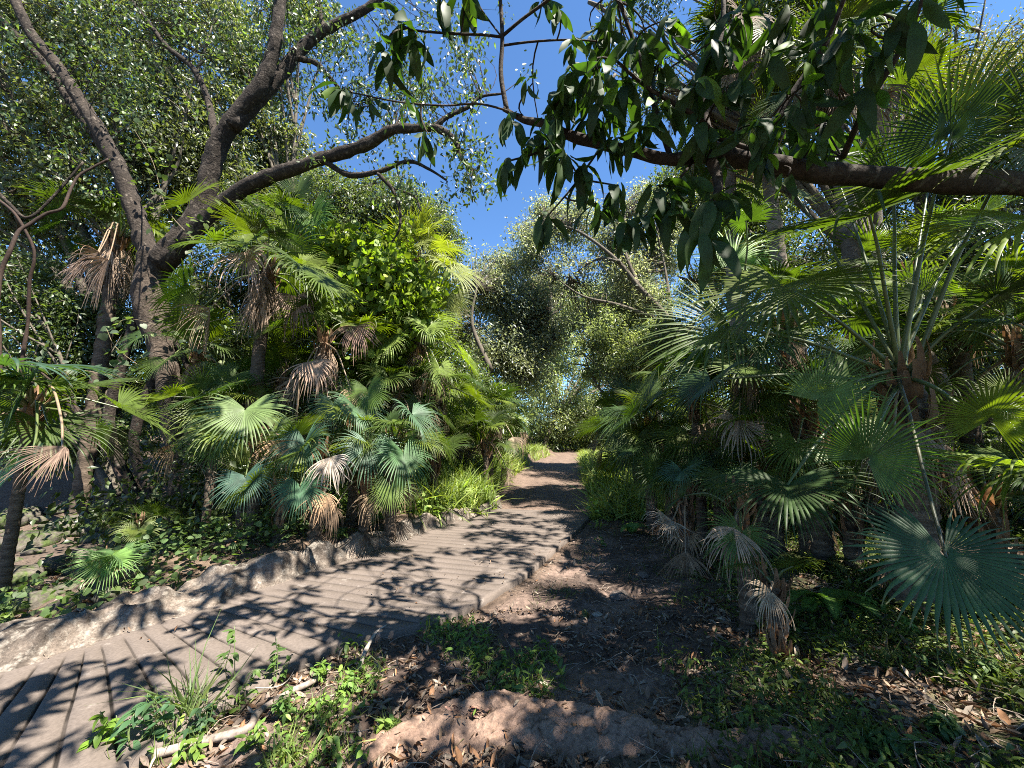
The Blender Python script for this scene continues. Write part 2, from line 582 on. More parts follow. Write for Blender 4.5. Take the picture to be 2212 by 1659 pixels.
T_MANGO = [strip_leaf(8, _m, d, 0.25, 0.012, 0.06, k) for k, d in enumerate((0.15, 0.35, 0.55, 0.8))]
T_LANCE = [strip_leaf(5, lambda y: 0.14 * math.sin(math.pi * y ** .8) ** .8 if 0 < y < 1 else 0.004, d, 0.3, 0, 0, k) for k, d in enumerate((0.1, 0.4, 0.7))]
T_LITTER = [strip_leaf(4, lambda y: 0.17 * math.sin(math.pi * y ** .9) ** .8 if 0 < y < 1 else 0.01, d, f_, 0.04, 0, k) for k, (d, f_) in enumerate(((0.2, 0.8), (-0.35, 0.4), (0.5, 1.2), (-.5, 1.6)))]
T_BLADE = [strip_leaf(5, lambda y: 0.022 * (1 - y ** 1.5) + .001, d, 0.3, 0, 0, k) for k, d in enumerate((0.1, 0.4, 0.8, 1.2))]
_hv = A([(0, 0.02, 0), (0, .45, -.03), (0, 1.0, -.16), (-.18, -.08, .02), (-.44, .12, .03), (-.47, .42, .02), (-.27, .75, -.06),
         (.18, -.08, .02), (.44, .12, .03), (.47, .42, .02), (.27, .75, -.06)])
_hf = A([(0, 4, 3), (0, 1, 4), (1, 5, 4), (1, 6, 5), (1, 2, 6), (0, 7, 8), (0, 8, 1), (1, 8, 9), (1, 9, 10), (1, 10, 2)])
T_HEART = (_hv, _hf)


def place(mb, T, pos, dr, nr, sc, col, wid=None):
    """scatter a leaf template"""
    v, f = T
    m = len(pos)
    if m == 0:
        return
    y = unit(dr)
    x = unit(np.cross(y, nr))
    z = np.cross(x, y)
    R = np.stack([x, y, z], 1)              # rows
    s = np.broadcast_to(np.asarray(sc, float).reshape(-1, 1, 1), (m, 1, 1))
    vv = np.broadcast_to(v[None], (m,) + v.shape) * s
    if wid is not None:
        vv = vv * np.stack([wid, np.ones(m), np.ones(m)], 1)[:, None]
    out = np.einsum('mki,mij->mkj', vv, R) + pos[:, None]
    ff = f[None] + (np.arange(m) * len(v))[:, None, None]
    cl = np.repeat(np.broadcast_to(col, (m, 3)), len(v), 0)
    mb.add(out.reshape(-1, 3), ff.reshape(-1, 3), cl)


def place_many(mb, Ts, pos, dr, nr, sc, col, wid=None):
    k = rng.integers(0, len(Ts), len(pos))
    for i, T in enumerate(Ts):
        s = k == i
        place(mb, T, pos[s], dr[s], nr[s], np.broadcast_to(sc, (len(pos),))[s], np.broadcast_to(col, (len(pos), 3))[s], None if wid is None else wid[s])


def tint(n, base, v=0.25, yel=0.15):
    base = A(base, float)
    b = base * np.exp(rng.normal(size=(n, 1)) * v)
    k = np.abs(rng.normal(size=(n, 1))) * yel
    return np.clip(b * (1 + k * A([1.0, .55, 0])), 0, .8)


def rdir(n):
    return unit(rng.normal(size=(n, 3)))


# ------------------------------------------------------------------ fan palms
UP = A([0, 0, 1.0])


def blade(mb, hub, tip, nh, col, nseg=46, spread=290, split=0.5, grav=0.5, dead=False, seed=0, cup=0.0, rows=9):
    r = np.random.default_rng(seed)
    d = tip - hub
    R = np.linalg.norm(d)
    yv = d / R
    z = nh - yv * np.dot(nh, yv)
    zv = unit(z)
    xv = np.cross(yv, zv)
    half = math.radians(spread) / 2
    da = 2 * half / nseg
    a = (np.arange(nseg) + .5) * da - half
    shape = 0.70 + 0.30 * np.cos(a * 0.62)
    Ri = R * shape * (1 + r.normal(size=nseg) * 0.05)
    if dead:
        Ri *= 1 + r.normal(size=nseg) * .08
    cupv = cup * np.abs(np.sin(a)) - .25 * cup * np.cos(a)
    D0 = np.cos(a)[:, None] * yv + np.sin(a)[:, None] * xv + cupv[:, None] * zv
    D0 = unit(D0)
    S0 = -np.sin(a)[:, None] * yv + np.cos(a)[:, None] * xv
    kg = grav * (1 + r.normal(size=nseg) * (0.55 if dead else 0.3))
    kg = np.clip(kg, 0, 5)
    curl = r.normal(size=nseg) * (0.95 if dead else 0.12)
    limp = r.random(nseg) < (0.35 if dead else 0.17)
    ts = np.concatenate([np.linspace(0, split, 4), np.linspace(split, 1, rows - 3)[1:]])
    p = np.tile(hub, (nseg, 1)) + D0 * 0.012
    dr = D0.copy()
    Pn, Dn = [], []
    last = 0
    for t in ts:
        p = p + dr * ((t - last) * Ri)[:, None]
        k = (t - last) * (kg * (0.25 + 2.4 * max(0, t - split * .7)) + np.where(limp & (t > split + .1), 3.5, 0))
        dr = unit(dr + A([0, 0, -1.0]) * k[:, None] + S0 * ((curl * max(0, t - split)) * (t - last) * 3)[:, None])
        Pn.append(p)
        Dn.append(dr)
        last = t
    Pn = np.stack(Pn, 1)
    Dn = np.stack(Dn, 1)
    n = len(ts)
    w = np.where(ts <= split, ts * math.tan(da / 2), 0)
    ws = split * math.tan(da / 2)
    tl = np.clip((ts - split) / (1 - split), 0, 1)
    w = np.where(ts > split, ws * (1 - tl ** 1.6) * (1.0 if not dead else .85) * (1 - .12 * (tl > 0)), w)
    w = np.maximum(w, 0.0015 / R)
    wR = w[None] * Ri[:, None]
    NN = unit(np.cross(S0[:, None], Dn))
    NN = np.where((NN * zv).sum(-1, keepdims=True) < 0, -NN, NN)
    side = S0[:, None] * wR[..., None]
    pl = (0.45 if not dead else .8) * wR
    Lf = Pn - side
    Rt = Pn + side
    Ct = Pn + NN * pl[..., None]
    v = np.stack([Lf, Ct, Rt], 2).reshape(-1, 3)
    base = np.arange(nseg)[:, None] * n * 3 + np.arange(n - 1)[None] * 3
    b = base.ravel()
    f = np.concatenate([np.stack([b, b + 1, b + 4], 1), np.stack([b, b + 4, b + 3], 1), np.stack([b + 1, b + 2, b + 5], 1), np.stack([b + 1, b + 5, b + 4], 1)])
    cl = A(col, float)[None, None, None] * (1 + r.normal(size=(nseg, 1, 1, 1)) * (.22 if dead else .10))
    cl = np.broadcast_to(cl, (nseg, n, 3, 3)).copy()
    if not dead:
        cl[:, :, 1] *= 1.35                 # paler rib of each segment
        tipc = A([0.22, 0.19, 0.09])
        e = (np.clip(ts - .86, 0, 1) / .14)[None, :, None, None] * (r.random(nseg) < .45)[:, None, None, None]
        cl = cl * (1 - e * .6) + tipc * e * .6
    mb.add(v, f, cl.reshape(-1, 3))


GREENS = [(0.050, 0.076, 0.013), (0.038, 0.060, 0.013), (0.068, 0.092, 0.013), (0.030, 0.054, 0.016)]
DEADS = [(0.21, 0.15, 0.095), (0.15, 0.105, 0.07), (0.23, 0.18, 0.125), (0.13, 0.09, 0.06)]
cnt = [0]


def frond(root, crown, hub, tip, nh=UP, kind='g', nseg=None, col=None, spread=None, grav=None, pr=0.011, arc=0.16, pcol=None, lab=None, cup=None, split=None):
    cnt[0] += 1
    sd = cnt[0]
    r = np.random.default_rng(sd)
    dead = kind == 'd'
    if col is None:
        col = A((DEADS if dead else GREENS)[r.integers(0, 4)]) * (1 + r.normal() * .12)
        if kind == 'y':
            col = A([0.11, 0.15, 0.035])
    mb = MB()
    blade(mb, hub, tip, nh, col, nseg or (30 if dead else 50), spread or (160 if dead else 275) + r.normal() * 20,
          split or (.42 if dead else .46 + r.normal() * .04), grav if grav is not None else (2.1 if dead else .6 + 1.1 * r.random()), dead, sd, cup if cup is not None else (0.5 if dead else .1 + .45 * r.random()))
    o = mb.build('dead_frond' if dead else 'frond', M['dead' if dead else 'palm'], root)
    if lab:
        o['label'] = lab
    mb = MB()
    L = np.linalg.norm(hub - crown)
    tdir = unit(tip - hub)
    mid = (crown + hub) / 2 + UP * arc * L
    pts = [crown, crown * .55 + mid * .45 + UP * arc * L * .1, mid, mid * .4 + hub * .6 - tdir * 0.02, hub + tdir * .02]
    tube(mb, pts, [pr * 1.9, pr * 1.3, pr, pr * .85, pr * .6], pcol or ((.20, .14, .09) if dead else (.07, .09, .03)), 6, 5, 0.05, 8, cap=False)
    mb.build('petiole', M['petiole'], o)
    return o


def auto_fronds(root, crown, n, R, Lp, elev=(75, -25), az0=0.0, dead=0.2, kind='g', azr=None, pr=0.010, nseg=None, col=None, ndir=None):
    n = int(n * 1.35)
    for i in range(n):
        az = az0 + i * 2.39996 + rng.normal() * .25
        if azr:
            az = rng.uniform(*azr)
        t = (i + .5) / n
        isd = rng.random() < dead and t > .45
        el = math.radians(elev[0] + (elev[1] - elev[0]) * t + rng.normal() * 8)
        if isd:
            el = math.radians(-35 + rng.normal() * 15)
        l = Lp * rng.uniform(.75, 1.2) * (0.7 + .5 * t)
        d = A([math.cos(az) * math.cos(el), math.sin(az) * math.cos(el), math.sin(el)])
        hub = crown + d * l - UP * l * (.12 if not isd else .3)
        e2 = el - math.radians(rng.uniform(15, 60) if not isd else 45)
        e2 = max(e2, -1.45)
        td = A([math.cos(az) * math.cos(e2), math.sin(az) * math.cos(e2), math.sin(e2)])
        r_ = R * rng.uniform(.8, 1.15)
        nh = unit(UP + rng.normal(size=3) * .35 + A([math.cos(az), math.sin(az), 0]) * (1.0 if td[2] < -.2 else rng.uniform(-.4, .6)))
        frond(root, crown, hub, hub + td * r_, nh, 'd' if isd else kind, nseg=nseg, pr=pr, col=None if isd else col)


def palm_trunk(root, pts, r, col=(.11, .085, .065), fib=True):
    mb = MB()
    pts = A(pts, float)
    p = catm(pts, 26)
    n = len(p)
    L = np.concatenate([[0], np.cumsum(np.linalg.norm(np.diff(p, axis=0), axis=1))])
    rr = np.interp(np.linspace(0, 1, n), [0, .15, 1], [r * 1.2, r, r * .85])
    rr = rr * (1 + 0.07 * np.sin(L / 0.055 * 2 * np.pi / 1.6)) 
    t, N, B = frames(p)
    a = np.linspace(0, 2 * np.pi, 14, endpoint=False)
    ring = N[:, None] * np.cos(a)[None, :, None] + B[:, None] * np.sin(a)[None, :, None]
    v = p[:, None] + ring * rr[:, None, None]
    k = fbm(v.reshape(-1, 3), 9, 7, 3).reshape(n, 14) - .45
    v = v + ring * (rr[:, None] * k * .35)[..., None]
    idx = np.arange(n * 14).reshape(n, 14)
    j = np.roll(idx, -1, 1)
    q = np.stack([idx[:-1], j[:-1], j[1:], idx[1:]], -1).reshape(-1, 4)
    cl = A(col)[None, None] * (0.75 + .45 * (np.sin(L / .055 * 2 * np.pi / 1.6) > 0.2))[:, None, None] * (1 + .5 * k[..., None])
    mb.add(v.reshape(-1, 3), np.concatenate([q[:, [0, 1, 2]], q[:, [0, 2, 3]]]), cl.reshape(-1, 3))
    o = mb.build('trunk', M['ptrunk'], root)
    if fib:
        # old leaf bases and brown fibre round the top
        mf = MB()
        m = 46
        top = p[-1]
        az = rng.uniform(0, 2 * np.pi, m)
        hgt = rng.uniform(-0.42, 0.10, m)
        ii = np.clip(n - 1 + (hgt / max(L[-1] / n, .001)).astype(int), 0, n - 1)
        rad = A([np.cos(az), np.sin(az), az * 0]).T
        pos = p[ii] + rad * (r * .8) + UP * np.maximum(hgt, 0)[:, None]
        dr = unit(rad * .7 + UP * rng.uniform(.5, 1.6, m)[:, None])
        place_many(mf, [strip_leaf(5, lambda y: .16 * (1 - y * .75), .3, .5, .02, 0, 3)], pos, dr, rad, rng.uniform(.12, .30, m) * (r / .1) ** .5, tint(m, (.17, .105, .065), .3, .1))
        mf.build('leaf_base', M['dead'], root)
    return o


def skirt(root, top, r, length, n=26, col=(.26, .19, .135)):
    mb = MB()
    az = rng.uniform(0, 2 * np.pi, n)
    for k in range(n):
        rad = A([math.cos(az[k]), math.sin(az[k]), 0])
        h_ = top - UP * rng.uniform(0, length * .45) + rad * r * 1.1
        blade(mb, h_, h_ + unit(rad * .25 - UP) * length * rng.uniform(.35, .7), rad, A(col) * rng.uniform(.6, 1.25), 10, 70, .3, 1.5, True, 9000 + k + int(top[0] * 100), .4, 7)
    return mb.build('dead_skirt', M['dead'], root)


def toward(p):
    """rough direction from p to a standing viewer on the path"""
    return unit(A([0, 0, 1.4]) - p)


# --- right side, nearest big palm -----------------------------------------------------------
cr = P(1950, 815, 2.9)
g0 = gt(1935, 1250)
b0 = A([cr[0] - .05, cr[1] + .05, hz(cr[0], cr[1])])
p1 = thing('fan_palm', 'big fan palm on the right, long pale leaf stalks bursting up from its brown crown', 'palm', b0)
palm_trunk(p1, [b0, b0 * .5 + cr * .5 + A([.03, 0, 0]), cr], .13)
skirt(p1, cr - UP * .35, .13, .75, 22, (.25, .185, .14))
tw = lambda p, k=.8: unit(UP + toward(p) * k)
RH = [
    ((1880, 464, 2.55), (1735, 440, 2.15), UP, 'g'), ((1930, 395, 2.9), (1895, 225, 2.7), None, 'g'), ((2053, 292, 2.5), (2190, 60, 2.2), None, 'g'),
    ((2180, 330, 2.4), (2050, 330, 2.0), UP, 'g'), ((1690, 617, 2.85), (1560, 735, 2.6), A([-.5, -.6, .6]), 'g'),
    ((1575, 705, 3.1), (1385, 770, 3.0), A([-.1, -.6, .8]), 'g'), ((1535, 822, 3.3), (1440, 900, 3.2), UP, 'g'),
    ((1765, 866, 2.85), (1900, 765, 2.6), A([-.35, -.65, .6]), 'y'), ((1873, 992, 2.25), (1985, 870, 2.05), A([-.2, -.8, .5]), 'g'),
    ((1700, 1046, 2.55), (1725, 1130, 2.12), UP, 'g'), ((2040, 1195, 1.62), (2130, 1415, 1.42), A([-.25, -.75, .62]), 'g'),
    ((2140, 905, 2.3), (2190, 800, 2.1), A([-.4, -.7, .4]), 'g'), ((2150, 640, 2.6), (2260, 560, 2.3), UP, 'g'),
    ((1995, 640, 3.6), (1960, 560, 3.6), A([-.3, -.6, .6]), 'g'), ((2110, 470, 3.2), (2230, 400, 3.0), UP, 'g'),
]
for k, (hb, tp, nh, kd) in enumerate(RH):
    hb, tp = P(*hb), P(*tp)
    nh = tw(hb, 1.3) if nh is None else nh
    o = frond(p1, cr + rng.normal(size=3) * .03, hb, tp, nh, kd, nseg=56, spread=325 if k == 10 else None, cup=.04 if k == 10 else None, pr=.009 if k == 10 else .013, pcol=(.05, .05, .025) if k == 10 else None, split=.56 if k == 10 else None, arc=.05,
              grav={9: .9, 10: .35, 5: .7}.get(k, .45), col={10: (.030, .064, .026), 8: (.045, .085, .02), 7: (.09, .14, .045)}.get(k), lab={10: 'broad round blue-green leaf nearest the viewer'}.get(k))
frond(p1, cr, P(1930, 960, 2.75), P(1940, 1060, 2.7), toward(cr), 'd')
for (u, v, y) in ((1720, 420, 3.4), (1800, 360, 3.5), (2010, 380, 3.4)):
    hb = P(u, v, y)
    frond(p1, cr, hb, hb + unit(hb - cr) * .5 * A([1, 1, .6]), UP, 'g', arc=.03)

# --- palm off the right edge
cr = P(2420, 860, 2.3)
b0 = A([cr[0], cr[1], hz(cr[0], cr[1])])
p2 = thing('fan_palm', 'fan palm at the right edge, only its leaves reaching in past the frame', 'palm', b0)
palm_trunk(p2, [b0, (b0 + cr) / 2, cr], .12)
for hb, tp, nh, kd in (((2215, 1008, 2.1), (2075, 955, 1.95), A([-.1, -.1, 1]), 'y'), ((2235, 470, 2.2), (2060, 515, 2.0), A([.1, -.1, 1]), 'y'),
                       ((2200, 700, 2.5), (2050, 690, 2.5), UP, 'g'), ((2200, 1010, 2.4), (2060, 1060, 2.3), UP, 'g'), ((2260, 300, 2.3), (2180, 120, 2.1), A([-.5, -.5, .3]), 'g'),
                       ((2180, 860, 2.6), (2070, 830, 2.7), A([-.3, -.8, .5]), 'g')):
    frond(p2, cr, P(*hb), P(*tp), nh, kd, nseg=50, arc=.06)


def make_palm(label, u, v, Yd, tr=.09, n=10, R=.5, Lp=.8, elev=(75, -30), dead=.2, kind='g', base=None, hero=(), sk=0, group=None, lean=(0, 0), pts=None, col=None, nseg=None, bands=(.10, .075, .055), az0=None):
    cr = P(u, v, Yd)
    bx, by = cr[0] + lean[0], cr[1] + lean[1]
    b0 = A([bx, by, hz(bx, by) - .03])
    if cr[2] < b0[2] + .12:
        cr = cr.copy()
        cr[2] = b0[2] + .12
    rt = thing('fan_palm', label, 'palm', b0, group)
    mid = (b0 + cr) / 2 + A([lean[0] * .15, lean[1] * .15, 0])
    palm_trunk(rt, [b0] + ([P(*q_) for q_ in pts] if pts else [mid]) + [cr], tr, bands)
    if sk:
        skirt(rt, cr - UP * .1, tr, sk)
    if n:
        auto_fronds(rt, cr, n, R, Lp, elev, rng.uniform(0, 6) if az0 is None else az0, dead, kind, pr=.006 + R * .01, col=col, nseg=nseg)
    for hh in hero:
        hb, tp = P(*hh[0]), P(*hh[1])
        nh = hh[2] if len(hh) > 2 and hh[2] is not None else unit(UP + toward(hb) * .6)
        kd = hh[3] if len(hh) > 3 else 'g'
        frond(rt, cr, hb, tp, nh, kd, pr=.008 + .005 * R, col=hh[4] if len(hh) > 4 else None, grav=hh[5] if len(hh) > 5 else None)
    return rt


# --- right side, the others
FC = A([0, -1, .45])
make_palm('fan palm with a leaning ringed trunk beside the biggest palm, dead fans hanging over it', 1612, 800, 4.4, .085, 9, .55, .8, (60, -20), .1, lean=(.18, 0), hero=[
    ((1596, 908, 3.9), (1590, 990, 3.7), FC, 'd', (.30, .24, .19)), ((1614, 479, 3.9), (1560, 420, 3.8), UP), ((1585, 570, 4.2), (1600, 480, 4.3), A([-.2, -.9, .2]), 'y', (.10, .19, .03))])
make_palm('fan palm with short brown trunk standing right of the leaning trunk', 1748, 905, 3.9, .09, 7, .5, .6, (50, -25), .2, sk=.3)
make_palm('low fan palm whose folded dry leaves hang over the dirt patch', 1600, 1105, 3.0, .06, 3, .3, .35, (60, 10), 0, hero=[
    ((1585, 1140, 2.75), (1560, 1250, 2.65), FC, 'd', (.36, .27, .20)), ((1600, 1150, 2.75), (1590, 1260, 2.6), FC, 'g', (.05, .09, .02), 1.5)])
make_palm('tiny fan palm with a single splayed dry leaf by the ferns', 1672, 1262, 2.55, .04, 2, .16, .2, (60, 20), 0, hero=[((1664, 1276, 2.4), (1630, 1335, 2.3), FC, 'd', (.38, .29, .2))])
make_palm('low fan palm with a pale dry fan lying flat at the edge of the dirt', 1480, 1080, 4.4, .06, 5, .38, .4, (60, 0), .1, hero=[((1452, 1125, 4.2), (1420, 1150, 4.0), A([0, -.6, .8]), 'd', (.40, .32, .25), .3)])
make_palm('small lit fan palm right of the path with pale blue-green leaves', 1478, 1045, 4.9, .06, 7, .38, .45, (70, 0), .15, hero=[((1473, 1017, 4.5), (1440, 1055, 4.3), UP, 'g', (.07, .12, .07))])
make_palm('young fan palm in deep shade behind the dead hanging fans', 1545, 960, 5.2, .08, 9, .5, .6, (70, -20), .3)
make_palm('bushy fan palm leaning over the grass verge on the right of the track', 1400, 930, 6.6, .09, 13, .6, .8, (70, -30), .15)
make_palm('fan palm on the right verge with a grey dead fan at its base', 1530, 890, 7.0, .09, 12, .6, .9, (75, -25), .2)
make_palm('fan palm further back along the right verge below the arching tree', 1372, 905, 9.5, .1, 12, .65, .9, (75, -30), .2)
make_palm('fan palm at the end of the right verge where the track bends', 1345, 890, 13.5, .1, 11, .7, .9, (75, -30), .2, nseg=30)
make_palm('tall fan palm on the right with pale ringed trunk, shaggy crown near the top', 1618, 70, 6.6, .13, 20, .75, 1.0, (80, -55), .35, sk=1.5, pts=[(1725, 740, 6.8), (1690, 600, 6.7), (1662, 400, 6.6)], bands=(.17, .14, .11))
make_palm('second tall fan palm, its crown level with the thick bare branch', 1575, 250, 8.0, .13, 18, .75, 1.0, (80, -55), .35, sk=1.2, pts=[(1588, 690, 8.0)], bands=(.16, .13, .11))
make_palm('tall fan palm behind the thick branch at upper right, fans against the sky', 1790, 160, 5.6, .12, 18, .8, 1.0, (80, -50), .3, sk=1.0, bands=(.15, .12, .1))
make_palm('fan palm in the dark thicket behind the biggest palm', 2060, 700, 4.6, .1, 12, .6, .9, (70, -30), .3)
make_palm('fan palm behind the biggest palm, its brown skirt half hidden', 1850, 760, 5.2, .11, 12, .6, .9, (70, -40), .35, sk=.9)

# --- left side
make_palm('fan palm behind the forked tree with a shaggy brown skirt left of its trunk', 255, 520, 8.4, .15, 12, .75, .9, (75, -10), .15, sk=1.3, hero=[
    ((215, 545, 6.3), (130, 610, 6.0), UP, 'd', (.20, .14, .10), 1.6), ((235, 560, 6.3), (185, 660, 6.2), UP, 'd', (.26, .19, .15)), ((400, 440, 5.8), (470, 380, 5.7), None), ((190, 580, 6.3), (120, 600, 6.1), UP, 'd', (.2, .15, .13))])
make_palm('fan palm right of the forked tree with a lit dry fan drooping from its crown', 575, 590, 6.4, .12, 13, .7, .9, (70, -30), .2, sk=1.0, hero=[
    ((530, 545, 5.8), (545, 615, 5.5), FC, 'd', (.36, .26, .20)), ((640, 580, 5.9), (720, 640, 5.6), UP), ((690, 600, 5.9), (745, 650, 5.6), UP)])
make_palm('tall fan palm with two dark round fans level with the long bare limb', 640, 500, 8.0, .11, 9, .75, .7, (70, -30), .1, hero=[((672, 462, 7.6), (690, 530, 7.4), A([0, -1, .3]), 'g', (.05, .10, .02)), ((640, 425, 7.7), (650, 360, 7.7), A([0, -1, .3]))])
make_palm('shaded fan palm at the left edge, low dark leaves over the stream bed', 70, 880, 4.6, .06, 8, .8, .8, (50, -20), .1, hero=[
    ((10, 790, 4.0), (190, 775, 3.9), UP, 'g', (.03, .06, .04)), ((60, 840, 4.1), (-30, 960, 3.9), UP), ((140, 964, 3.3), (20, 1050, 3.0), A([.1, -.3, 1]), 'd', (.17, .115, .085), .9), ((70, 990, 3.6), (-60, 1080, 3.4), UP, 'g', (.03, .07, .05))])
make_palm('short fan palm with a big sunlit drooping leaf right of the forked trunk', 560, 960, 5.2, .08, 5, .5, .55, (60, 0), .2, hero=[
    ((530, 884, 4.6), (500, 975, 4.2), A([0, -.3, 1]), 'g', (.09, .13, .045), .9), ((470, 955, 4.7), (440, 1010, 4.4), UP), ((612, 950, 4.7), (600, 1020, 4.5), FC, 'd', (.42, .27, .16)), ((530, 1028, 4.4), (530, 1100, 4.2), A([0, -.7, .7]), 'g', (.04, .08, .055))])
make_palm('fan palm above the kerb with round blue-green leaves and orange dead fans below', 690, 990, 5.0, .08, 4, .45, .5, (60, 0), .2, hero=[
    ((659, 953, 4.6), (650, 1030, 4.4), A([0, -.7, .7]), 'g', (.05, .10, .06)), ((648, 1048, 4.4), (640, 1120, 4.2), A([0, -.7, .7]), 'g', (.04, .09, .045)), ((714, 988, 4.5), (725, 1060, 4.4), FC, 'd', (.42, .35, .29)), ((702, 1064, 4.4), (695, 1135, 4.3), FC, 'd', (.45, .29, .17))])
make_palm('fan palm with grey-brown dead fan hanging under its leaves, left of the bright creeper', 700, 740, 6.8, .1, 9, .6, .8, (65, -20), .25, sk=.9, hero=[
    ((677, 780, 6.2), (680, 860, 6.0), FC, 'd', (.33, .23, .17)), ((640, 640, 6.5), (620, 720, 6.3), FC, 'd', (.24, .17, .13)), ((770, 705, 6.5), (780, 770, 6.4), FC, 'd', (.22, .14, .11))])
make_palm('fan palm with a dark round fan facing the path on the left bank', 770, 930, 5.9, .08, 5, .5, .6, (60, 0), .2, hero=[
    ((794, 840, 5.5), (800, 900, 5.4), A([0, -1, .2]), 'g', (.05, .085, .012)), ((768, 880, 5.4), (815, 945, 5.2), UP, 'g', (.055, .10, .05)), ((720, 870, 5.6), (700, 930, 5.4), UP, 'g', (.06, .10, .05))])
make_palm('fan palm with long shiny leaves arching over the end of the kerb', 850, 960, 5.6, .08, 6, .5, .55, (60, 0), .15, hero=[
    ((798, 963, 5.0), (800, 1045, 4.7), UP, 'g', (.045, .09, .05), .9), ((870, 975, 5.0), (900, 1060, 4.8), UP, 'g', (.05, .10, .04), .9), ((845, 1050, 4.8), (850, 1110, 4.7), A([0, -.7, .7]), 'g', (.09, .13, .03), .6), ((890, 895, 5.3), (940, 945, 5.1), UP, 'g', (.055, .10, .055)), ((876, 1052, 5.0), (885, 1100, 4.9), FC, 'd', (.33, .2, .13))])
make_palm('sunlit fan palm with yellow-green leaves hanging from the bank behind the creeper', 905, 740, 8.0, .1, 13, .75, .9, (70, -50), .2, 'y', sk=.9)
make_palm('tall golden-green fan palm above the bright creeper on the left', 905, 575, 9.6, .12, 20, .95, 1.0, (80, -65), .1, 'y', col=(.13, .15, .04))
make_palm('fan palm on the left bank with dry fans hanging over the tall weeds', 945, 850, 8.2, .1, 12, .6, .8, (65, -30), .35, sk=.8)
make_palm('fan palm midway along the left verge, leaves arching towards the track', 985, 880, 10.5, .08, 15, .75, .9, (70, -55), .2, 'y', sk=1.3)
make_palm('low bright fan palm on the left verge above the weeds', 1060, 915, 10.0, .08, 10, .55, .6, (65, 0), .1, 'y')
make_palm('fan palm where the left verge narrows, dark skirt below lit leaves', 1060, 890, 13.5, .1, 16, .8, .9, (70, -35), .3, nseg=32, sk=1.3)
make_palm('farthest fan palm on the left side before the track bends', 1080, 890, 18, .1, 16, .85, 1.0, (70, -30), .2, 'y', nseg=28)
make_palm('small bright fan palm seedling at the left foot of the kerb', 225, 1215, 4.3, .03, 0, .3, .3, hero=[
    ((240, 1200, 3.9), (165, 1215, 3.8), UP, 'g', (.10, .17, .04), .5), ((235, 1205, 3.9), (215, 1270, 3.7), UP, 'g', (.09, .16, .04), .5), ((260, 1195, 4.0), (300, 1225, 3.9), UP, 'g', (.06, .11, .04), .5)])
make_palm('little shaded fan palm beside the foot of the forked tree', 300, 1140, 5.3, .03, 6, .28, .3, (60, 0), 0)
make_palm('dry-leaved little fan palm poking through the weeds left of the track', 880, 1010, 7.0, .05, 4, .3, .35, (60, 0), .4)

for (lab, u, v, y, n, R, L, el, dd_, sk_) in (
        ('fan palm filling the gap under the thick branch, left of the biggest palm', 1700, 720, 4.3, 12, .6, .8, (75, -40), .25, .7),
        ('shaded fan palm low behind the leaning palm', 1500, 860, 5.4, 11, .55, .7, (75, -30), .25, 0),
        ('stemless fan palm between the leaning trunk and the dirt', 1640, 1030, 4.4, 9, .45, .5, (75, 5), .2, 0),
        ('stemless fan palm under the lit drooping fan at right', 1830, 1080, 3.7, 8, .42, .5, (75, 5), .25, 0),
        ('stemless fan palm in the dark behind the biggest round leaf', 2130, 1090, 3.0, 7, .42, .5, (75, 10), .2, 0),
        ('fan palm high behind the crown of the biggest palm', 1970, 600, 5.4, 13, .65, .9, (75, -40), .25, .9),
        ('fan palm low on the right verge beside the tall grass', 1440, 985, 6.0, 10, .5, .6, (75, 0), .25, 0),
        ('fan palm at the right edge of the thicket, mostly hidden', 2200, 760, 3.9, 10, .6, .8, (75, -40), .25, .6),
        ('fan palm in the dark between the forked trunk and the kerb palms', 470, 890, 6.2, 11, .55, .7, (75, -30), .35, .5),
        ('fan palm behind the forked trunk, right side, brown skirted', 430, 760, 7.4, 12, .6, .8, (75, -40), .4, .8),
        ('stemless fan palm above the middle of the kerb', 610, 1060, 4.9, 8, .42, .45, (75, 5), .2, 0),
        ('stemless fan palm right of the orange dead fans', 790, 1030, 5.3, 8, .42, .45, (75, 5), .3, 0),
        ('low fan palm where weeds begin beyond the kerb', 940, 985, 7.4, 9, .45, .55, (75, 5), .2, 0),
        ('fan palm behind the hanging sunlit leaves on the left bank', 860, 850, 7.6, 12, .6, .8, (75, -40), .3, .8),
        ('low fan palm between the left verge weeds and the bank', 1050, 950, 9.0, 10, .5, .6, (75, 0), .15, 0),
        ('fan palm in the shade left of the dark round fan', 610, 820, 7.2, 12, .6, .8, (75, -40), .4, .8)):
    make_palm(lab, u, v, y, .07, n, R, L, el, dd_, sk=sk_)

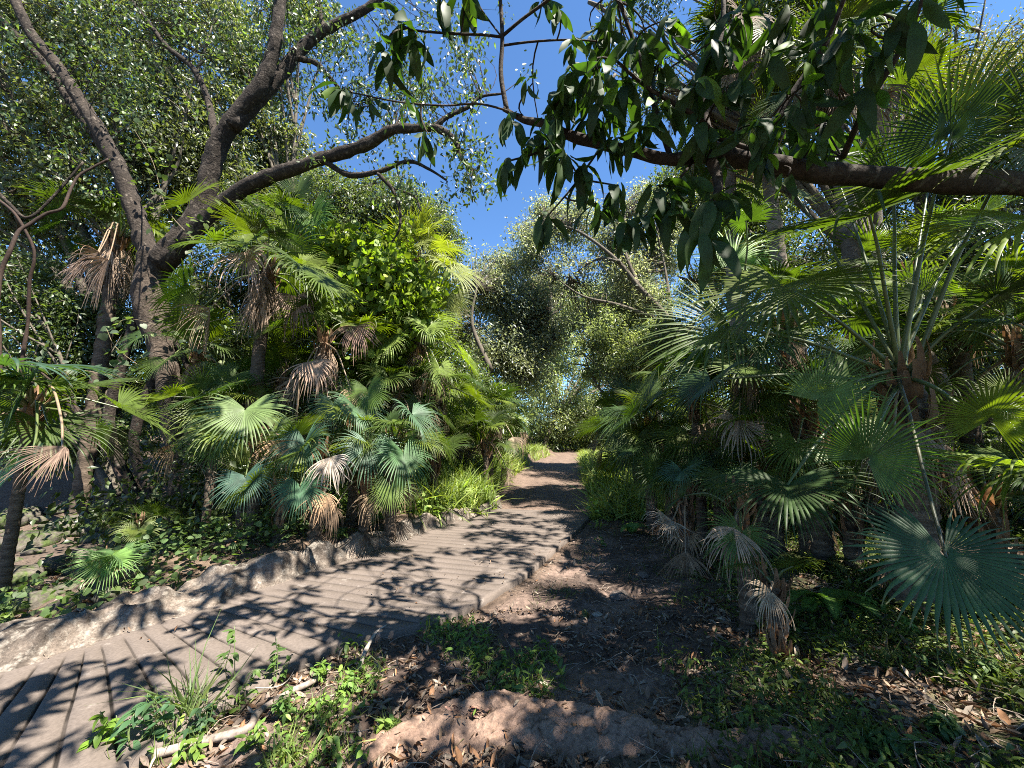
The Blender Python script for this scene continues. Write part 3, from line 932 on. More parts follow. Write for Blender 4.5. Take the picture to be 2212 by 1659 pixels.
# ------------------------------------------------------------------ broadleaf crowns
def crown_mesh(blobs, leafn, ll, col, clump=.28, per=26, T=None, droop=.55, thr=.36, ns=.6, yel=.15, mb=None, var=.3, wd=None):
    """blobs: (x,y,z,rx,ry,rz). returns clump centres; leaves go into mb"""
    mb = mb or MB()
    T = T or [T_DIAMOND]
    bl = A(blobs, float)
    vol = bl[:, 3] * bl[:, 4] * bl[:, 5]
    nc_ = max(1, int(leafn / per))
    k = rng.choice(len(bl), int(nc_ * 1.8), p=vol ** .8 / (vol ** .8).sum())
    d = rdir(len(k))
    rad = rng.random(len(k)) ** .45
    c = bl[k, :3] + d * bl[k, 3:] * rad[:, None]
    nz = fbm(c, ns, 500, 2)
    keep = nz > np.quantile(nz, thr)
    c, d, k = c[keep][:nc_], d[keep][:nc_], k[keep][:nc_]
    m = len(c)
    cs = clump * rng.uniform(.6, 1.4, m)
    pos = np.repeat(c, per, 0) + rng.normal(size=(m * per, 3)) * np.repeat(cs, per)[:, None] * A([.62, .62, .48])
    pos[:, 2] -= np.abs(rng.normal(size=m * per)) * np.repeat(cs, per) * .25
    out = np.repeat(d, per, 0)
    dr = unit(rng.normal(size=(m * per, 3)) * .75 + out * .4 - UP * droop)
    nr = unit(rng.normal(size=(m * per, 3)) * .8 + UP * .8)
    cc_ = np.repeat(tint(m, col, var * .7, yel), per, 0) * tint(m * per, (1, 1, 1), var, yel * .5)
    sc = ll * rng.uniform(.65, 1.3, m * per)
    place_many(mb, T, pos, dr, nr, sc, np.clip(cc_, 0, .7), wid=None if wd is None else np.full(m * per, wd))
    return mb, c, k


def tree(label, base, blobs_px, leafn, ll, col, trunk_r=.12, clump=.28, per=26, T=None, mat_='leaf', droop=.55, thr=.36, bark=(.10, .085, .065), limbs=None, group=None, name='broadleaf_tree', yel=.15, fork=.35, wd=None, cat='tree', ns=.6, barkm='bark2', ntw=.6):
    blobs = []
    for b in blobs_px:
        c = P(b[0], b[1], b[2])
        rr = b[3:] if len(b) > 4 else (b[3], b[3], b[3] * .8)
        blobs.append(tuple(c) + tuple(rr))
    root = thing(name, label, cat, base, group)
    bl = A(blobs)
    mbt = MB()
    cen = bl[:, :3].mean(0)
    fk = base * (1 - fork) + cen * fork + A([0, 0, .3])
    nodes = []
    p = tube(mbt, [base - UP * .1, base * .6 + fk * .4 + rng.normal(size=3) * .15, fk], [trunk_r * 1.25, trunk_r, trunk_r * .85], bark, 10, 8, .18, 3, colvar=.3)
    if limbs is None:
        for b in bl:
            c = b[:3]
            mid = (fk + c) / 2 + rng.normal(size=3) * .2 + UP * .15
            e = c + (c - fk) * .15
            pp = tube(mbt, [fk - (fk - base) * .03, mid, e], [trunk_r * .6, trunk_r * .4, trunk_r * .12], bark, 6, 7, .15, 3, colvar=.3)
            nodes.append(pp[4:])
            for _ in range(9):
                q0 = pp[rng.integers(5, len(pp))]
                e2 = c + rdir(1)[0] * b[3:] * .75
                pp2 = tube(mbt, [q0, (q0 + e2) / 2 + rng.normal(size=3) * .15, e2], [trunk_r * .34, trunk_r * .2, trunk_r * .06], bark, 5, 5, .1, 3)
                nodes.append(pp2[2:])
    else:
        for (pts, r0, r1) in limbs:
            pts = [P(*q_) for q_ in pts]
            pp = tube(mbt, pts, [r0, r1], bark, 8, 6, .16, 3, colvar=.3)
            nodes.append(pp)
    nodes = np.concatenate(nodes)
    mb, c, k = crown_mesh(blobs, leafn, ll, col, clump, per, T, droop, thr, ns, yel, wd=wd)
    sel = rng.random(len(c)) < ntw
    cs = c[sel]
    ni = np.empty(len(cs), int)
    for i0 in range(0, len(cs), 500):
        dd = ((cs[i0:i0 + 500, None] - nodes[None]) ** 2).sum(-1)
        ni[i0:i0 + 500] = dd.argmin(1)
    twigs(mbt, nodes[ni], cs, trunk_r * .09 + .003, .003, .08, A(bark) * .9)
    mbt.build('trunk', M[barkm], root)
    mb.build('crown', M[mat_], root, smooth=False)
    return root


def gb(x, y):
    return A([x, y, hz(x, y)])


G1 = (.050, .080, .030)
tree('tall small-leaved tree filling the top left corner, glinting leaves against white sky', gb(-9.5, 9.5),
     [(-40, 60, 8.5, 2.3), (180, 60, 9.5, 2.3), (60, 300, 9, 2.2), (300, 260, 10, 2.2), (380, 60, 10.5, 2.2), (180, 430, 9.5, 1.9), (40, 500, 9, 1.6)], 52000, .155, (.12, .15, .08), .2, clump=.22, per=22, thr=.2, ns=1.1, wd=.9)
tree('small-leaved tree behind the fork of the dark trunk, blue sky showing through', gb(-6.5, 12.5),
     [(500, 90, 12, 2.0), (470, 280, 12, 2.0), (590, 330, 13, 1.6), (610, 200, 13.5, 1.3), (400, 400, 12, 2.0), (540, 440, 12.5, 1.8), (650, 30, 12, 1.4)], 44000, .17, (.12, .15, .08), .17, clump=.25, per=22, thr=.25, ns=1.1, wd=.9)
tree('round-headed dark tree left of the notch of sky', gb(-3.6, 14),
     [(740, 440, 13, 1.5), (830, 450, 13.5, 1.5), (920, 470, 14, 1.25), (960, 540, 14.5, 1.0), (860, 400, 14, .9), (700, 520, 13, 1.5)], 42000, .12, (.10, .14, .06), .16, thr=.15)
tree('bright yellow-green creeper smothering the shrubs on the left bank', gb(-2.9, 9.4),
     [(770, 550, 8.2, .85), (840, 620, 7.8, .9), (890, 690, 7.9, .75), (760, 670, 7.9, .8), (870, 520, 8.8, .7), (820, 740, 7.7, .55), (940, 640, 8.6, .6), (690, 620, 8.3, .6), (930, 720, 8.6, .5)],
     9500, .13, (.14, .21, .03), .06, clump=.3, per=14, T=[T_HEART], mat_='heart', droop=.3, thr=.25, name='climbing_creeper', cat='creeper', yel=.3)
tree('dense grey-green tree in the centre, left of the far end of the track', gb(-1.0, 18),
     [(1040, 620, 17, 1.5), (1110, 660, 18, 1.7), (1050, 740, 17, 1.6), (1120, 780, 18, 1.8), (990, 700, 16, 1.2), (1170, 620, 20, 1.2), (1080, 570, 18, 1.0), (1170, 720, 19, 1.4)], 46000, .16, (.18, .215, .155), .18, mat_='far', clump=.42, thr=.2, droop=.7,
     limbs=[([(1030, 900, 17), (1060, 800, 17), (1110, 740, 17.5), (1180, 690, 18)], .14, .04), ([(1060, 800, 15), (1020, 700, 15), (1030, 620, 15)], .12, .03), ([(1090, 860, 17), (1150, 800, 17.5), (1200, 730, 18)], .07, .02)])
tree('airy arching tree right of the notch of sky with long bare curved limbs', gb(6.6, 16.5),
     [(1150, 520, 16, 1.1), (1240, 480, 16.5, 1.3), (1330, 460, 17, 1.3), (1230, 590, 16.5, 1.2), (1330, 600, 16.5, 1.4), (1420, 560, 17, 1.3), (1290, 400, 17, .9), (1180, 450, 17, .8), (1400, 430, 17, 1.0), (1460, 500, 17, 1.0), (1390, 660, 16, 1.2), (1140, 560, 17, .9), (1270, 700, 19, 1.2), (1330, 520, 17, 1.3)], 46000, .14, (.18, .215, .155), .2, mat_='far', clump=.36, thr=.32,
     limbs=[([(1490, 800, 15), (1450, 700, 15), (1380, 620, 15), (1330, 560, 15.2), (1250, 500, 15.5), (1180, 480, 16)], .16, .03), ([(1380, 620, 15), (1350, 540, 15.3), (1350, 460, 16)], .1, .02), ([(1450, 700, 15), (1340, 660, 15.2), (1260, 640, 15.5), (1200, 600, 15.8)], .1, .02), ([(1340, 565, 15), (1290, 560, 15.5), (1230, 600, 16)], .07, .02), ([(1450, 690, 15), (1440, 600, 15.5), (1420, 500, 16)], .09, .02)])
tree('tangle of pale-leaved tree hanging over the right side of the track', gb(4.6, 15.5),
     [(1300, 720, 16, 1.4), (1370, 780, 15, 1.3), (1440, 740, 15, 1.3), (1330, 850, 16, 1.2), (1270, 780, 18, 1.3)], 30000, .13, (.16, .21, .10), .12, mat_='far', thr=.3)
tree('distant rounded tree closing the view beyond the bend', gb(3.0, 36),
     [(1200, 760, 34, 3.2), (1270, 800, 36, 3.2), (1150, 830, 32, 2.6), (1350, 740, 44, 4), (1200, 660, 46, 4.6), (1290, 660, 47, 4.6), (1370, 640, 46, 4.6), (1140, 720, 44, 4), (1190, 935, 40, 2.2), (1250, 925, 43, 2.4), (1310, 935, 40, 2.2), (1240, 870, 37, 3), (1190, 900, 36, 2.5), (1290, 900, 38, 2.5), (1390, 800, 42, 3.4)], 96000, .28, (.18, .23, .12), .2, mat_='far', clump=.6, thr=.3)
tree('leafy tree behind the second tall palm, right of the arching limbs', gb(7.5, 13),
     [(1500, 600, 13, 1.4), (1560, 500, 13, 1.4), (1480, 720, 13, 1.4), (1580, 720, 12.5, 1.4), (1640, 560, 12, 1.5), (1560, 420, 11, 1.3), (1480, 400, 12, 1.2), (1600, 540, 10, 1.2), (1640, 420, 9.5, 1.2)], 36000, .12, (.09, .13, .045), .14, thr=.4)
tree('feathery small-leaved tree in the top right corner, pale yellow glints', gb(8.5, 7.8),
     [(2000, 70, 7.5, 1.4), (2120, 60, 7, 1.3), (2200, 160, 6.8, 1.3), (2060, 200, 7.5, 1.1), (1920, 60, 8.5, 1.3), (1960, 260, 8, 1.0)], 30000, .06, (.09, .11, .04), .1, thr=.5, yel=.5)
tree('dark tangled thicket tree behind the biggest palm on the right', gb(9.5, 7.5),
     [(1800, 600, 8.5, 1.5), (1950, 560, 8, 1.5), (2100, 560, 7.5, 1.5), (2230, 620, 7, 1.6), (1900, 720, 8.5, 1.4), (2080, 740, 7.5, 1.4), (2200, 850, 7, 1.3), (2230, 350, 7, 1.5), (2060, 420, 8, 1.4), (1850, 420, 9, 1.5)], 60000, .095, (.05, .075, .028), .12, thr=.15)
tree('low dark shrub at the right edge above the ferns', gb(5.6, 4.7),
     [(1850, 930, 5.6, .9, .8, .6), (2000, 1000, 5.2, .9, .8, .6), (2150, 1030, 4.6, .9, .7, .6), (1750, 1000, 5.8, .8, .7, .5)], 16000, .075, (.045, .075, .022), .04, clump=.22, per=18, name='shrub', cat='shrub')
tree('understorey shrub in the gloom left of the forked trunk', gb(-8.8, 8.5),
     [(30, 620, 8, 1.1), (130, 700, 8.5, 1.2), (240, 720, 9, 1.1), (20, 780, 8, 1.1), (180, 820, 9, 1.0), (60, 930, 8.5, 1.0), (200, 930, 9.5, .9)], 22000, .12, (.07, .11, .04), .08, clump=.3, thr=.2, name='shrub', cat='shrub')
tree('understorey shrub between the forked trunk and the creeper', gb(-5.5, 9.0),
     [(480, 640, 9.5, 1.1), (600, 560, 10, 1.1), (560, 760, 9, 1.1), (440, 800, 9, 1.0), (660, 700, 10, 1.0), (640, 850, 8.5, .8), (520, 480, 10, 1.0)], 26000, .11, (.085, .125, .04), .08, clump=.3, thr=.3, name='shrub', cat='shrub')
tree('leafy shrub on the left bank behind the hanging dry fans', gb(-2.2, 12),
     [(950, 780, 12, 1.1), (1010, 830, 13, 1.0), (930, 880, 11, .9), (860, 830, 11, 1.0), (780, 800, 10, 1.0)], 18000, .12, (.085, .13, .04), .08, clump=.3, thr=.3, name='shrub', cat='shrub')

tree('leafy tree over the tall palms at upper right, dark against the light', gb(7.0, 5.8),
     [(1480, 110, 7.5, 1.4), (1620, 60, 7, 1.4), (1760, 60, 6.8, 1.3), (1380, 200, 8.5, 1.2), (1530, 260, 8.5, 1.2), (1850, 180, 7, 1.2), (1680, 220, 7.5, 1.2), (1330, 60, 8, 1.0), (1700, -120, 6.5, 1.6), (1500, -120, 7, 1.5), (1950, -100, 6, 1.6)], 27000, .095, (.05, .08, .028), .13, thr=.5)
# ------------------------------------------------------------------ thicket: uncountable understorey on both banks
mb = MB()
bl = []
for i in range(560):
    x, y = rng.uniform(-18, 20), 4.5 + 26 * rng.random()
    dl_, dr_ = sdist(PLs, A([x]), A([y]))[0], -sdist(PRs, A([x]), A([y]))[0]
    m_ = max(dl_, dr_)
    if m_ < (2.6 if x > 0 else 2.4) or (x < -1.08 * y and y < 10) or y < 5.6 and x < 0:
        continue
    r_ = rng.uniform(.45, .95)
    bl.append((x, y, hz(x, y) + rng.uniform(.2, 1.2 + .12 * min(m_, 9)), r_, r_, r_ * .9))
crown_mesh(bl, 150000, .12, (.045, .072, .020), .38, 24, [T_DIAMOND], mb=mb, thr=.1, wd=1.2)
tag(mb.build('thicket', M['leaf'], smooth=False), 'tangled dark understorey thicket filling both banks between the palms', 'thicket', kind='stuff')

tree('leafy shrub among the low palms above the kerb', gb(-3.3, 6.9),
     [(450, 1000, 6.2, .55, .5, .5), (520, 930, 6.6, .5, .5, .5), (640, 910, 6.8, .5, .5, .45), (600, 1010, 5.9, .4, .4, .35), (740, 870, 6.9, .6, .5, .5), (700, 960, 6.4, .4, .4, .4)], 9000, .07, (.06, .10, .028), .03, clump=.16, per=16, thr=.2, name='shrub', cat='shrub')
tree('yellow-green shrub where the low palms meet the tall weeds', gb(-1.7, 8.8),
     [(860, 890, 8.2, .6, .5, .5), (940, 900, 9, .7, .6, .6), (1010, 900, 10, .7, .6, .6), (900, 950, 8, .5, .4, .4), (820, 800, 8.8, .7, .6, .6)], 9000, .08, (.11, .17, .035), .03, clump=.18, per=16, thr=.2, name='shrub', cat='shrub')
tree('dull green shrub in the gap between the tall dry-skirted palms', gb(-4.2, 8.2),
     [(560, 740, 8, .7, .6, .6), (640, 700, 8.2, .7, .6, .6), (500, 820, 7.8, .7, .6, .6), (700, 800, 8, .6, .6, .6), (430, 900, 7.6, .6, .6, .6)], 9000, .08, (.06, .095, .03), .03, clump=.18, per=16, thr=.2, name='shrub', cat='shrub')
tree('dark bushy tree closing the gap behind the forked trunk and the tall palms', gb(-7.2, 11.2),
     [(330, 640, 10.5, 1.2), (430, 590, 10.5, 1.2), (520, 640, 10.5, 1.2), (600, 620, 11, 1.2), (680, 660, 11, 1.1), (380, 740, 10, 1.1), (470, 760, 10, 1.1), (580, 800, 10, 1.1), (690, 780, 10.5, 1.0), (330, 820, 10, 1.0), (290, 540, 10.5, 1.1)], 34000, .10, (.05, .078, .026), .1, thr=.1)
# ------------------------------------------------------------------ distant woods (uncountable mass)
mb = MB()
bl = []
for i in range(150):
    a = rng.uniform(-1.25, 1.25)
    r_ = rng.uniform(26, 55)
    x, y = r_ * math.sin(a), r_ * math.cos(a)
    if x > 1 and x < 9 and y < 34:
        continue
    hh = rng.uniform(.3, 3.5 + (5.5 if abs(a) > .3 else (5 if r_ > 44 else .5)))
    bl.append((x, y, hh, 3.4, 3.4, 2.6))
bl += [(3 + k * 1.6, 38 + (k % 3) * 2, .8 + (k % 2) * 1.5, 2, 2, 1.6) for k in range(-4, 6)]
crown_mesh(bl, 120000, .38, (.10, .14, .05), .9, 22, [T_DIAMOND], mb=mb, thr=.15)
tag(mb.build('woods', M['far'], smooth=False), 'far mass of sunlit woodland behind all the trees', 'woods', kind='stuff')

# ------------------------------------------------------------------ forked tree (left)
b0 = gt(392, 1178)
D0 = b0[1]
ft = thing('forked_tree', 'dark forked tree on the left with mottled trunk and wide bare limbs over the path', 'tree', b0)
mb = MB()
BK = (.032, .025, .020)
dd = D0


def br(pts, r0, r1, sides=14, sub=7, rough=.16):
    return tube(mb, [P(*q_) for q_ in pts], [r0 * 1.22, r1 * 1.3], BK, sides, sub + 2, rough * 1.9, 6.5, colvar=.6)


lm = []
tube(mb, [b0 - UP * .15, P(392, 1120, dd), P(388, 1030, dd), P(378, 930, dd), P(368, 850, dd), P(352, 760, dd), P(332, 670, dd), P(322, 610, dd), P(338, 545, dd)],
     [.34, .20, .175, .18, .20, .24, .27, .28, .25], (.062, .047, .036), 18, 8, .34, 4.5, colvar=.6)
tube(mb, [b0 + A([-.28, .05, -.15]), P(330, 1080, dd), P(290, 980, dd), P(300, 900, dd), P(340, 790, dd), P(330, 690, dd + .05)], [.12, .085, .08, .085, .11, .12], BK, 12, 7, .18, 3, colvar=.5)
lm.append(br([(330, 575, dd), (305, 500, dd), (275, 410, dd - .1), (240, 330, dd - .2), (190, 245, dd - .3), (130, 150, dd - .4), (60, 60, dd - .5), (10, -60, dd - .6)], .15, .06))
lm.append(br([(262, 380, dd - .1), (225, 320, dd), (160, 230, dd), (90, 130, dd), (0, 40, dd), (-60, -40, dd)], .09, .04, 10))
lm.append(br([(345, 570, dd), (400, 505, dd), (440, 430, dd), (462, 340, dd - .1), (500, 265, dd - .2), (555, 195, dd - .3), (588, 120, dd - .4), (600, 50, dd - .5), (612, -60, dd - .6)], .19, .075))
lm.append(br([(500, 275, dd - .2), (576, 195, dd - .1), (648, 110, dd), (702, 65, dd), (792, 18, dd), (860, -40, dd)], .13, .05, 12))
lm.append(br([(640, 125, dd), (680, 135, dd), (702, 155, dd), (738, 198, dd + .1), (760, 230, dd + .1)], .055, .02, 8))
lm.append(br([(464, 300, dd - .1), (455, 240, dd), (443, 198, dd), (414, 144, dd), (360, 100, dd), (317, 43, dd), (266, -20, dd)], .065, .03, 8))
lm.append(br([(350, 575, dd), (400, 520, dd - .1), (470, 450, dd - .2), (530, 405, dd - .3), (600, 375, dd - .4), (690, 345, dd - .5), (780, 317, dd - .6), (845, 281, dd - .7), (900, 277, dd - .8), (942, 277, dd - .8), (982, 302, dd - .8), (995, 340, dd - .8), (1021, 367, dd - .8)], .15, .025, 12))
lm.append(br([(935, 277, dd - .8), (967, 252, dd - .8), (1014, 230, dd - .8), (1039, 209, dd - .8), (1085, 202, dd - .8)], .045, .015, 8))
lm.append(br([(700, 348, dd - .5), (755, 378, dd - .5), (816, 371, dd - .6), (881, 349, dd - .6), (924, 364, dd - .6), (964, 389, dd - .6)], .05, .015, 8))
lm.append(br([(816, 374, dd - .6), (848, 410, dd - .6), (863, 450, dd - .6), (863, 493, dd - .6), (845, 526, dd - .6)], .035, .012, 8, rough=.3))
lm.append(br([(852, 407, dd - .6), (895, 425, dd - .6), (910, 457, dd - .6)], .022, .01, 6))
lm.append(br([(700, 70, dd), (690, 20, dd), (680, -40, dd)], .05, .03, 8))
lm.append(br([(-40, 380, dd - .6), (20, 440, dd - .5), (60, 470, dd - .4), (110, 430, dd - .3), (180, 350, dd - .2)], .03, .015, 8))
for pts_, r_ in (([(345, 1180, dd - .1), (300, 1090, dd), (255, 1000, dd), (235, 900, dd), (260, 800, dd), (290, 700, dd), (320, 640, dd)], .10), ([(370, 1190, dd + .1), (310, 1080, dd + .2), (230, 960, dd + .3), (150, 870, dd + .5), (90, 800, dd + .8)], .075), ([(400, 1180, dd + .1), (420, 1050, dd + .2), (430, 900, dd + .2), (400, 780, dd + .1), (350, 690, dd)], .06)):
    tube(mb, [P(*q_) for q_ in pts_], [r_, r_ * .8], BK, 12, 7, .2, 4, colvar=.5)
# small-leaved sprays along the limbs
nodes = np.concatenate(lm)
mbl = MB()
cl_ = []
for (u, v, y, s_, n_) in [(560, 60, 0, 110, 26), (640, 60, .2, 110, 22), (740, 120, .1, 80, 20), (800, 60, .1, 80, 14), (850, 160, 0, 90, 22), (900, 200, -.4, 80, 20), (980, 120, -.5, 80, 16),
                        (960, 300, -.8, 50, 10), (1010, 360, -.8, 45, 14), (1030, 410, -.8, 35, 8), (780, 230, .2, 90, 16), (700, 230, .4, 60, 10), (420, 60, .2, 120, 22), (250, 100, 0, 130, 26), (100, 200, -.2, 130, 28),
                        (60, 40, -.3, 130, 26), (330, 200, .3, 120, 20), (880, 380, -.6, 60, 7), (760, 300, -.4, 60, 8), (1000, 210, -.8, 60, 10), (500, 130, .3, 100, 14), (200, 330, .2, 110, 16), (880, 270, -.6, 50, 8), (1010, 60, -.4, 90, 10), (830, 450, -.5, 40, 4)]:
    for _ in range(n_):
        cl_.append(P(u + rng.normal() * s_ * .6, v + rng.normal() * s_ * .5, dd + y + rng.normal() * .3))
cl_ = A(cl_)
near = ((cl_[:, None] - nodes[None]) ** 2).sum(-1).argmin(1)
twigs(mb, nodes[near], cl_, .009, .003, .05, BK, 4, 6)
per = 24
pos = np.repeat(cl_, per, 0) + rng.normal(size=(len(cl_) * per, 3)) * .13
dr = unit(rng.normal(size=pos.shape) * .6 - UP * .8)
place_many(mbl, T_LANCE, pos, dr, unit(rng.normal(size=pos.shape) + UP * .6), rng.uniform(.075, .13, len(pos)), tint(len(pos), (.05, .08, .03), .4), wid=np.full(len(pos), 1.45))
# unseen upper crown outside the picture, enlarged to throw dappled shade
crown_mesh([tuple(P(300, -280, dd)) + (2.4, 2.0, 1.0), tuple(P(700, -280, dd - .2)) + (1.8, 1.6, .8), tuple(P(1000, -330, dd)) + (1.6, 1.4, .8)], 15000, .085, (.045, .075, .03), mb=mbl, thr=.3)
mb.build('trunk', M['bark'], ft)
mbl.build('crown', M['leaf'], ft, smooth=False)

# thin reddish leaning stems at the foot of the forked tree
for lab, pts, r_ in (('reddish bare stem leaning across the foot of the forked tree', [(330, 1165, dd - .3), (290, 1080, dd - .3), (240, 1000, dd - .2), (190, 920, dd), (140, 850, dd + .2), (60, 780, dd + .4)], .055),
                     ('thin crooked reddish stem rising at the left edge', [(58, 900, 5.4), (46, 800, 5.35), (60, 700, 5.3), (64, 610, 5.2), (74, 560, 5.15), (68, 525, 5.1), (38, 470, 5.0), (16, 446, 5.0), (-20, 420, 5.0)], .045),
                     ('pale brown stem at the very left edge of the view', [(-12, 900, 4.6), (-2, 760, 4.6), (-6, 660, 4.6), (2, 590, 4.6), (22, 540, 4.6), (40, 500, 4.65), (62, 486, 4.7), (100, 462, 4.75), (134, 450, 4.8), (150, 415, 4.85), (168, 382, 4.9), (200, 362, 4.95), (235, 344, 5.0)], .05)):
    m_ = MB()
    pw = [P(*q_) for q_ in pts]
    gz = hz(pw[0][0], pw[0][1])
    pw = [A([pw[0][0], pw[0][1], gz - .05])] + pw
    tube(m_, pw, [r_ * .55, r_ * .3], (.04, .026, .02), 9, 7, .35, 7, colvar=.3)
    tag(m_.build('leaning_stem', M['twig']), lab, 'stem')


# ------------------------------------------------------------------ heart-leaved climbers round the forked trunk
def climber(label, stems, nleaf, ll, col, spread_=.12, name='leafy_climber'):
    pw = [[P(*q_) for q_ in s_] for s_ in stems]
    root = thing(name, label, 'climber', pw[0][0])
    m_ = MB()
    allp = []
    for s_ in pw:
        allp.append(tube(m_, s_, [.008, .003], (.16, .13, .08), 5, 8, 0.05))
    m_.build('stem', M['twig'], root)
    allp = np.concatenate(allp)
    pos = allp[rng.integers(0, len(allp), nleaf)] + rng.normal(size=(nleaf, 3)) * spread_
    dr = unit(rng.normal(size=(nleaf, 3)) * .6 - UP * .35 + A([0, -.4, 0]))
    nr = unit(UP * .9 + rng.normal(size=(nleaf, 3)) * .35 + A([.1, -.4, 0]))
    m_ = MB()
    place(m_, T_HEART, pos, dr, nr, rng.uniform(.6, 1.25, nleaf) * ll, tint(nleaf, col, .22, .3))
    m_.build('foliage', M['heart'], root)


climber('pale heart-leaved creeper sprawling in front of the forked trunk', [[(455, 780, dd - .7), (400, 735, dd - .9), (330, 700, dd - 1), (270, 690, dd - 1.05), (240, 720, dd - 1.1)], [(400, 735, dd - .9), (440, 700, dd - 1), (520, 680, dd - 1)]], 62, .105, (.085, .125, .065), .09)
climber('blue-green creeper shoots drooping over the dark palm on the left', [[(300, 790, dd - 1), (250, 810, dd - 1.3), (180, 800, dd - 1.4), (100, 790, dd - 1.5)], [(300, 790, dd - 1), (250, 750, dd - 1.2), (230, 710, dd - 1.2)]], 46, .11, (.06, .095, .06), .10)
climber('broad-leaved creeper hanging among the limbs of the forked tree', [[(420, 520, dd - .5), (360, 450, dd - .6), (330, 350, dd - .7), (290, 280, dd - .7)], [(420, 520, dd - .5), (480, 470, dd - .7), (560, 440, dd - .8)], [(470, 560, dd - .5), (540, 540, dd - .6), (620, 500, dd - .6)]], 170, .10, (.055, .085, .03), .20)
climber('small bright creeper low on the mottled trunk', [[(400, 1100, dd - .3), (420, 1040, dd - .35), (410, 960, dd - .35)]], 36, .065, (.10, .17, .05), .07)
climber('creeper with yellow-green leaves left of the mottled trunk base', [[(300, 940, dd - .5), (270, 920, dd - .6), (230, 915, dd - .7)]], 26, .06, (.10, .18, .05), .05)

# ------------------------------------------------------------------ big-leaved tree reaching in from the right
MD = 2.25
tb = gb(5.6, 2.6)
mt_ = thing('broadleaf_tree', 'big-leaved tree whose thick dark branch crosses the view from the right edge', 'tree', tb)
mb = MB()
MK = (.032, .024, .019)
nodes = []


def mbr(pts, r0, r1, sides=12, sub=6, rough=.2, w=False):
    pts = [q_ if w else P(*q_) for q_ in pts]
    p_ = tube(mb, pts, [r0, r1] if np.isscalar(r0) else r0, MK, sides, sub, rough, 7, colvar=.5)
    nodes.append(p_)
    return p_


e0 = P(2300, 398, 2.3)
mbr([tb - UP * .2, tb + A([-.1, 0, 1.5]), tb + A([-.5, 0, 2.6]), e0 * .5 + (tb + A([-.5, 0, 3.0])) * .5, e0], [.24, .2, .17, .12, .085], 0, 14, 7, .15, True)
mbr([(2300, 398, 2.3), (2212, 398, 2.3), (2050, 392, 2.28), (1930, 385, 2.27), (1800, 375, 2.27), (1700, 362, 2.25), (1600, 345, 2.25), (1530, 332, 2.25), (1450, 345, 2.25), (1380, 330, 2.25), (1300, 312, 2.25), (1230, 292, 2.25), (1180, 268, 2.25), (1130, 258, 2.25), (1088, 235, 2.25)],
    [.078, .074, .071, .066, .062, .056, .052, .056, .040, .036, .034, .029, .025, .021, .016], 0, 16, 9, .36)
mbr([(1095, 240, 2.25), (1082, 160, 2.25), (1085, 78, 2.25), (1078, -40, 2.25)], .017, .012, 8, rough=.08)
mbr([(1085, 80, 2.25), (1040, 75, 2.2), (985, 73, 2.2), (900, 66, 2.15), (868, 55, 2.15)], .009, .006, 7, rough=.08)
mbr([(1085, 78, 2.25), (1130, 40, 2.2), (1190, -5, 2.15), (1240, -60, 2.1)], .011, .009, 7, rough=.08)
mbr([(1085, 82, 2.25), (1040, 20, 2.3), (1010, -40, 2.3)], .006, .005, 6, rough=.08)
mbr([(1088, 98, 2.25), (1150, 90, 2.25), (1230, 86, 2.2), (1300, 90, 2.2)], .008, .005, 7, rough=.08)
mbr([(1130, 250, 2.25), (1040, 225, 2.2), (960, 228, 2.15), (860, 220, 2.1), (760, 200, 2.1)], .007, .004, 6, rough=.08)
mbr([(1530, 335, 2.2), (1550, 385, 2.15), (1548, 420, 2.1), (1530, 450, 2.1)], .035, .012, 9, rough=.25)
mbr([(1640, 330, 2.25), (1560, 300, 2.2), (1500, 250, 2.1), (1400, 190, 2.1), (1330, 130, 2.1)], .02, .008, 7)
mbr([(1640, 340, 2.3), (1700, 220, 2.2), (1780, 100, 2.1), (1830, -20, 2.0)], .025, .014, 7)
mbr([(1820, 340, 2.3), (1870, 230, 2.0), (1950, 100, 1.8), (2000, -20, 1.7)], .02, .01, 7)
mbr([(1450, 345, 2.25), (1420, 250, 2.25), (1380, 120, 2.2), (1330, -20, 2.2)], .02, .012, 7)
mbr([(1540, 330, 2.3), (1520, 200, 2.4), (1560, 60, 2.4), (1560, -60, 2.4)], .025, .015, 7)
mbr([(1300, 315, 2.25), (1240, 400, 2.2), (1180, 470, 2.15)], .009, .005, 6)
mbr([(1500, 345, 2.25), (1440, 420, 2.2), (1380, 480, 2.15)], .010, .005, 6)
mbr([(1230, 295, 2.25), (1160, 330, 2.2), (1090, 350, 2.15)], .009, .005, 6)
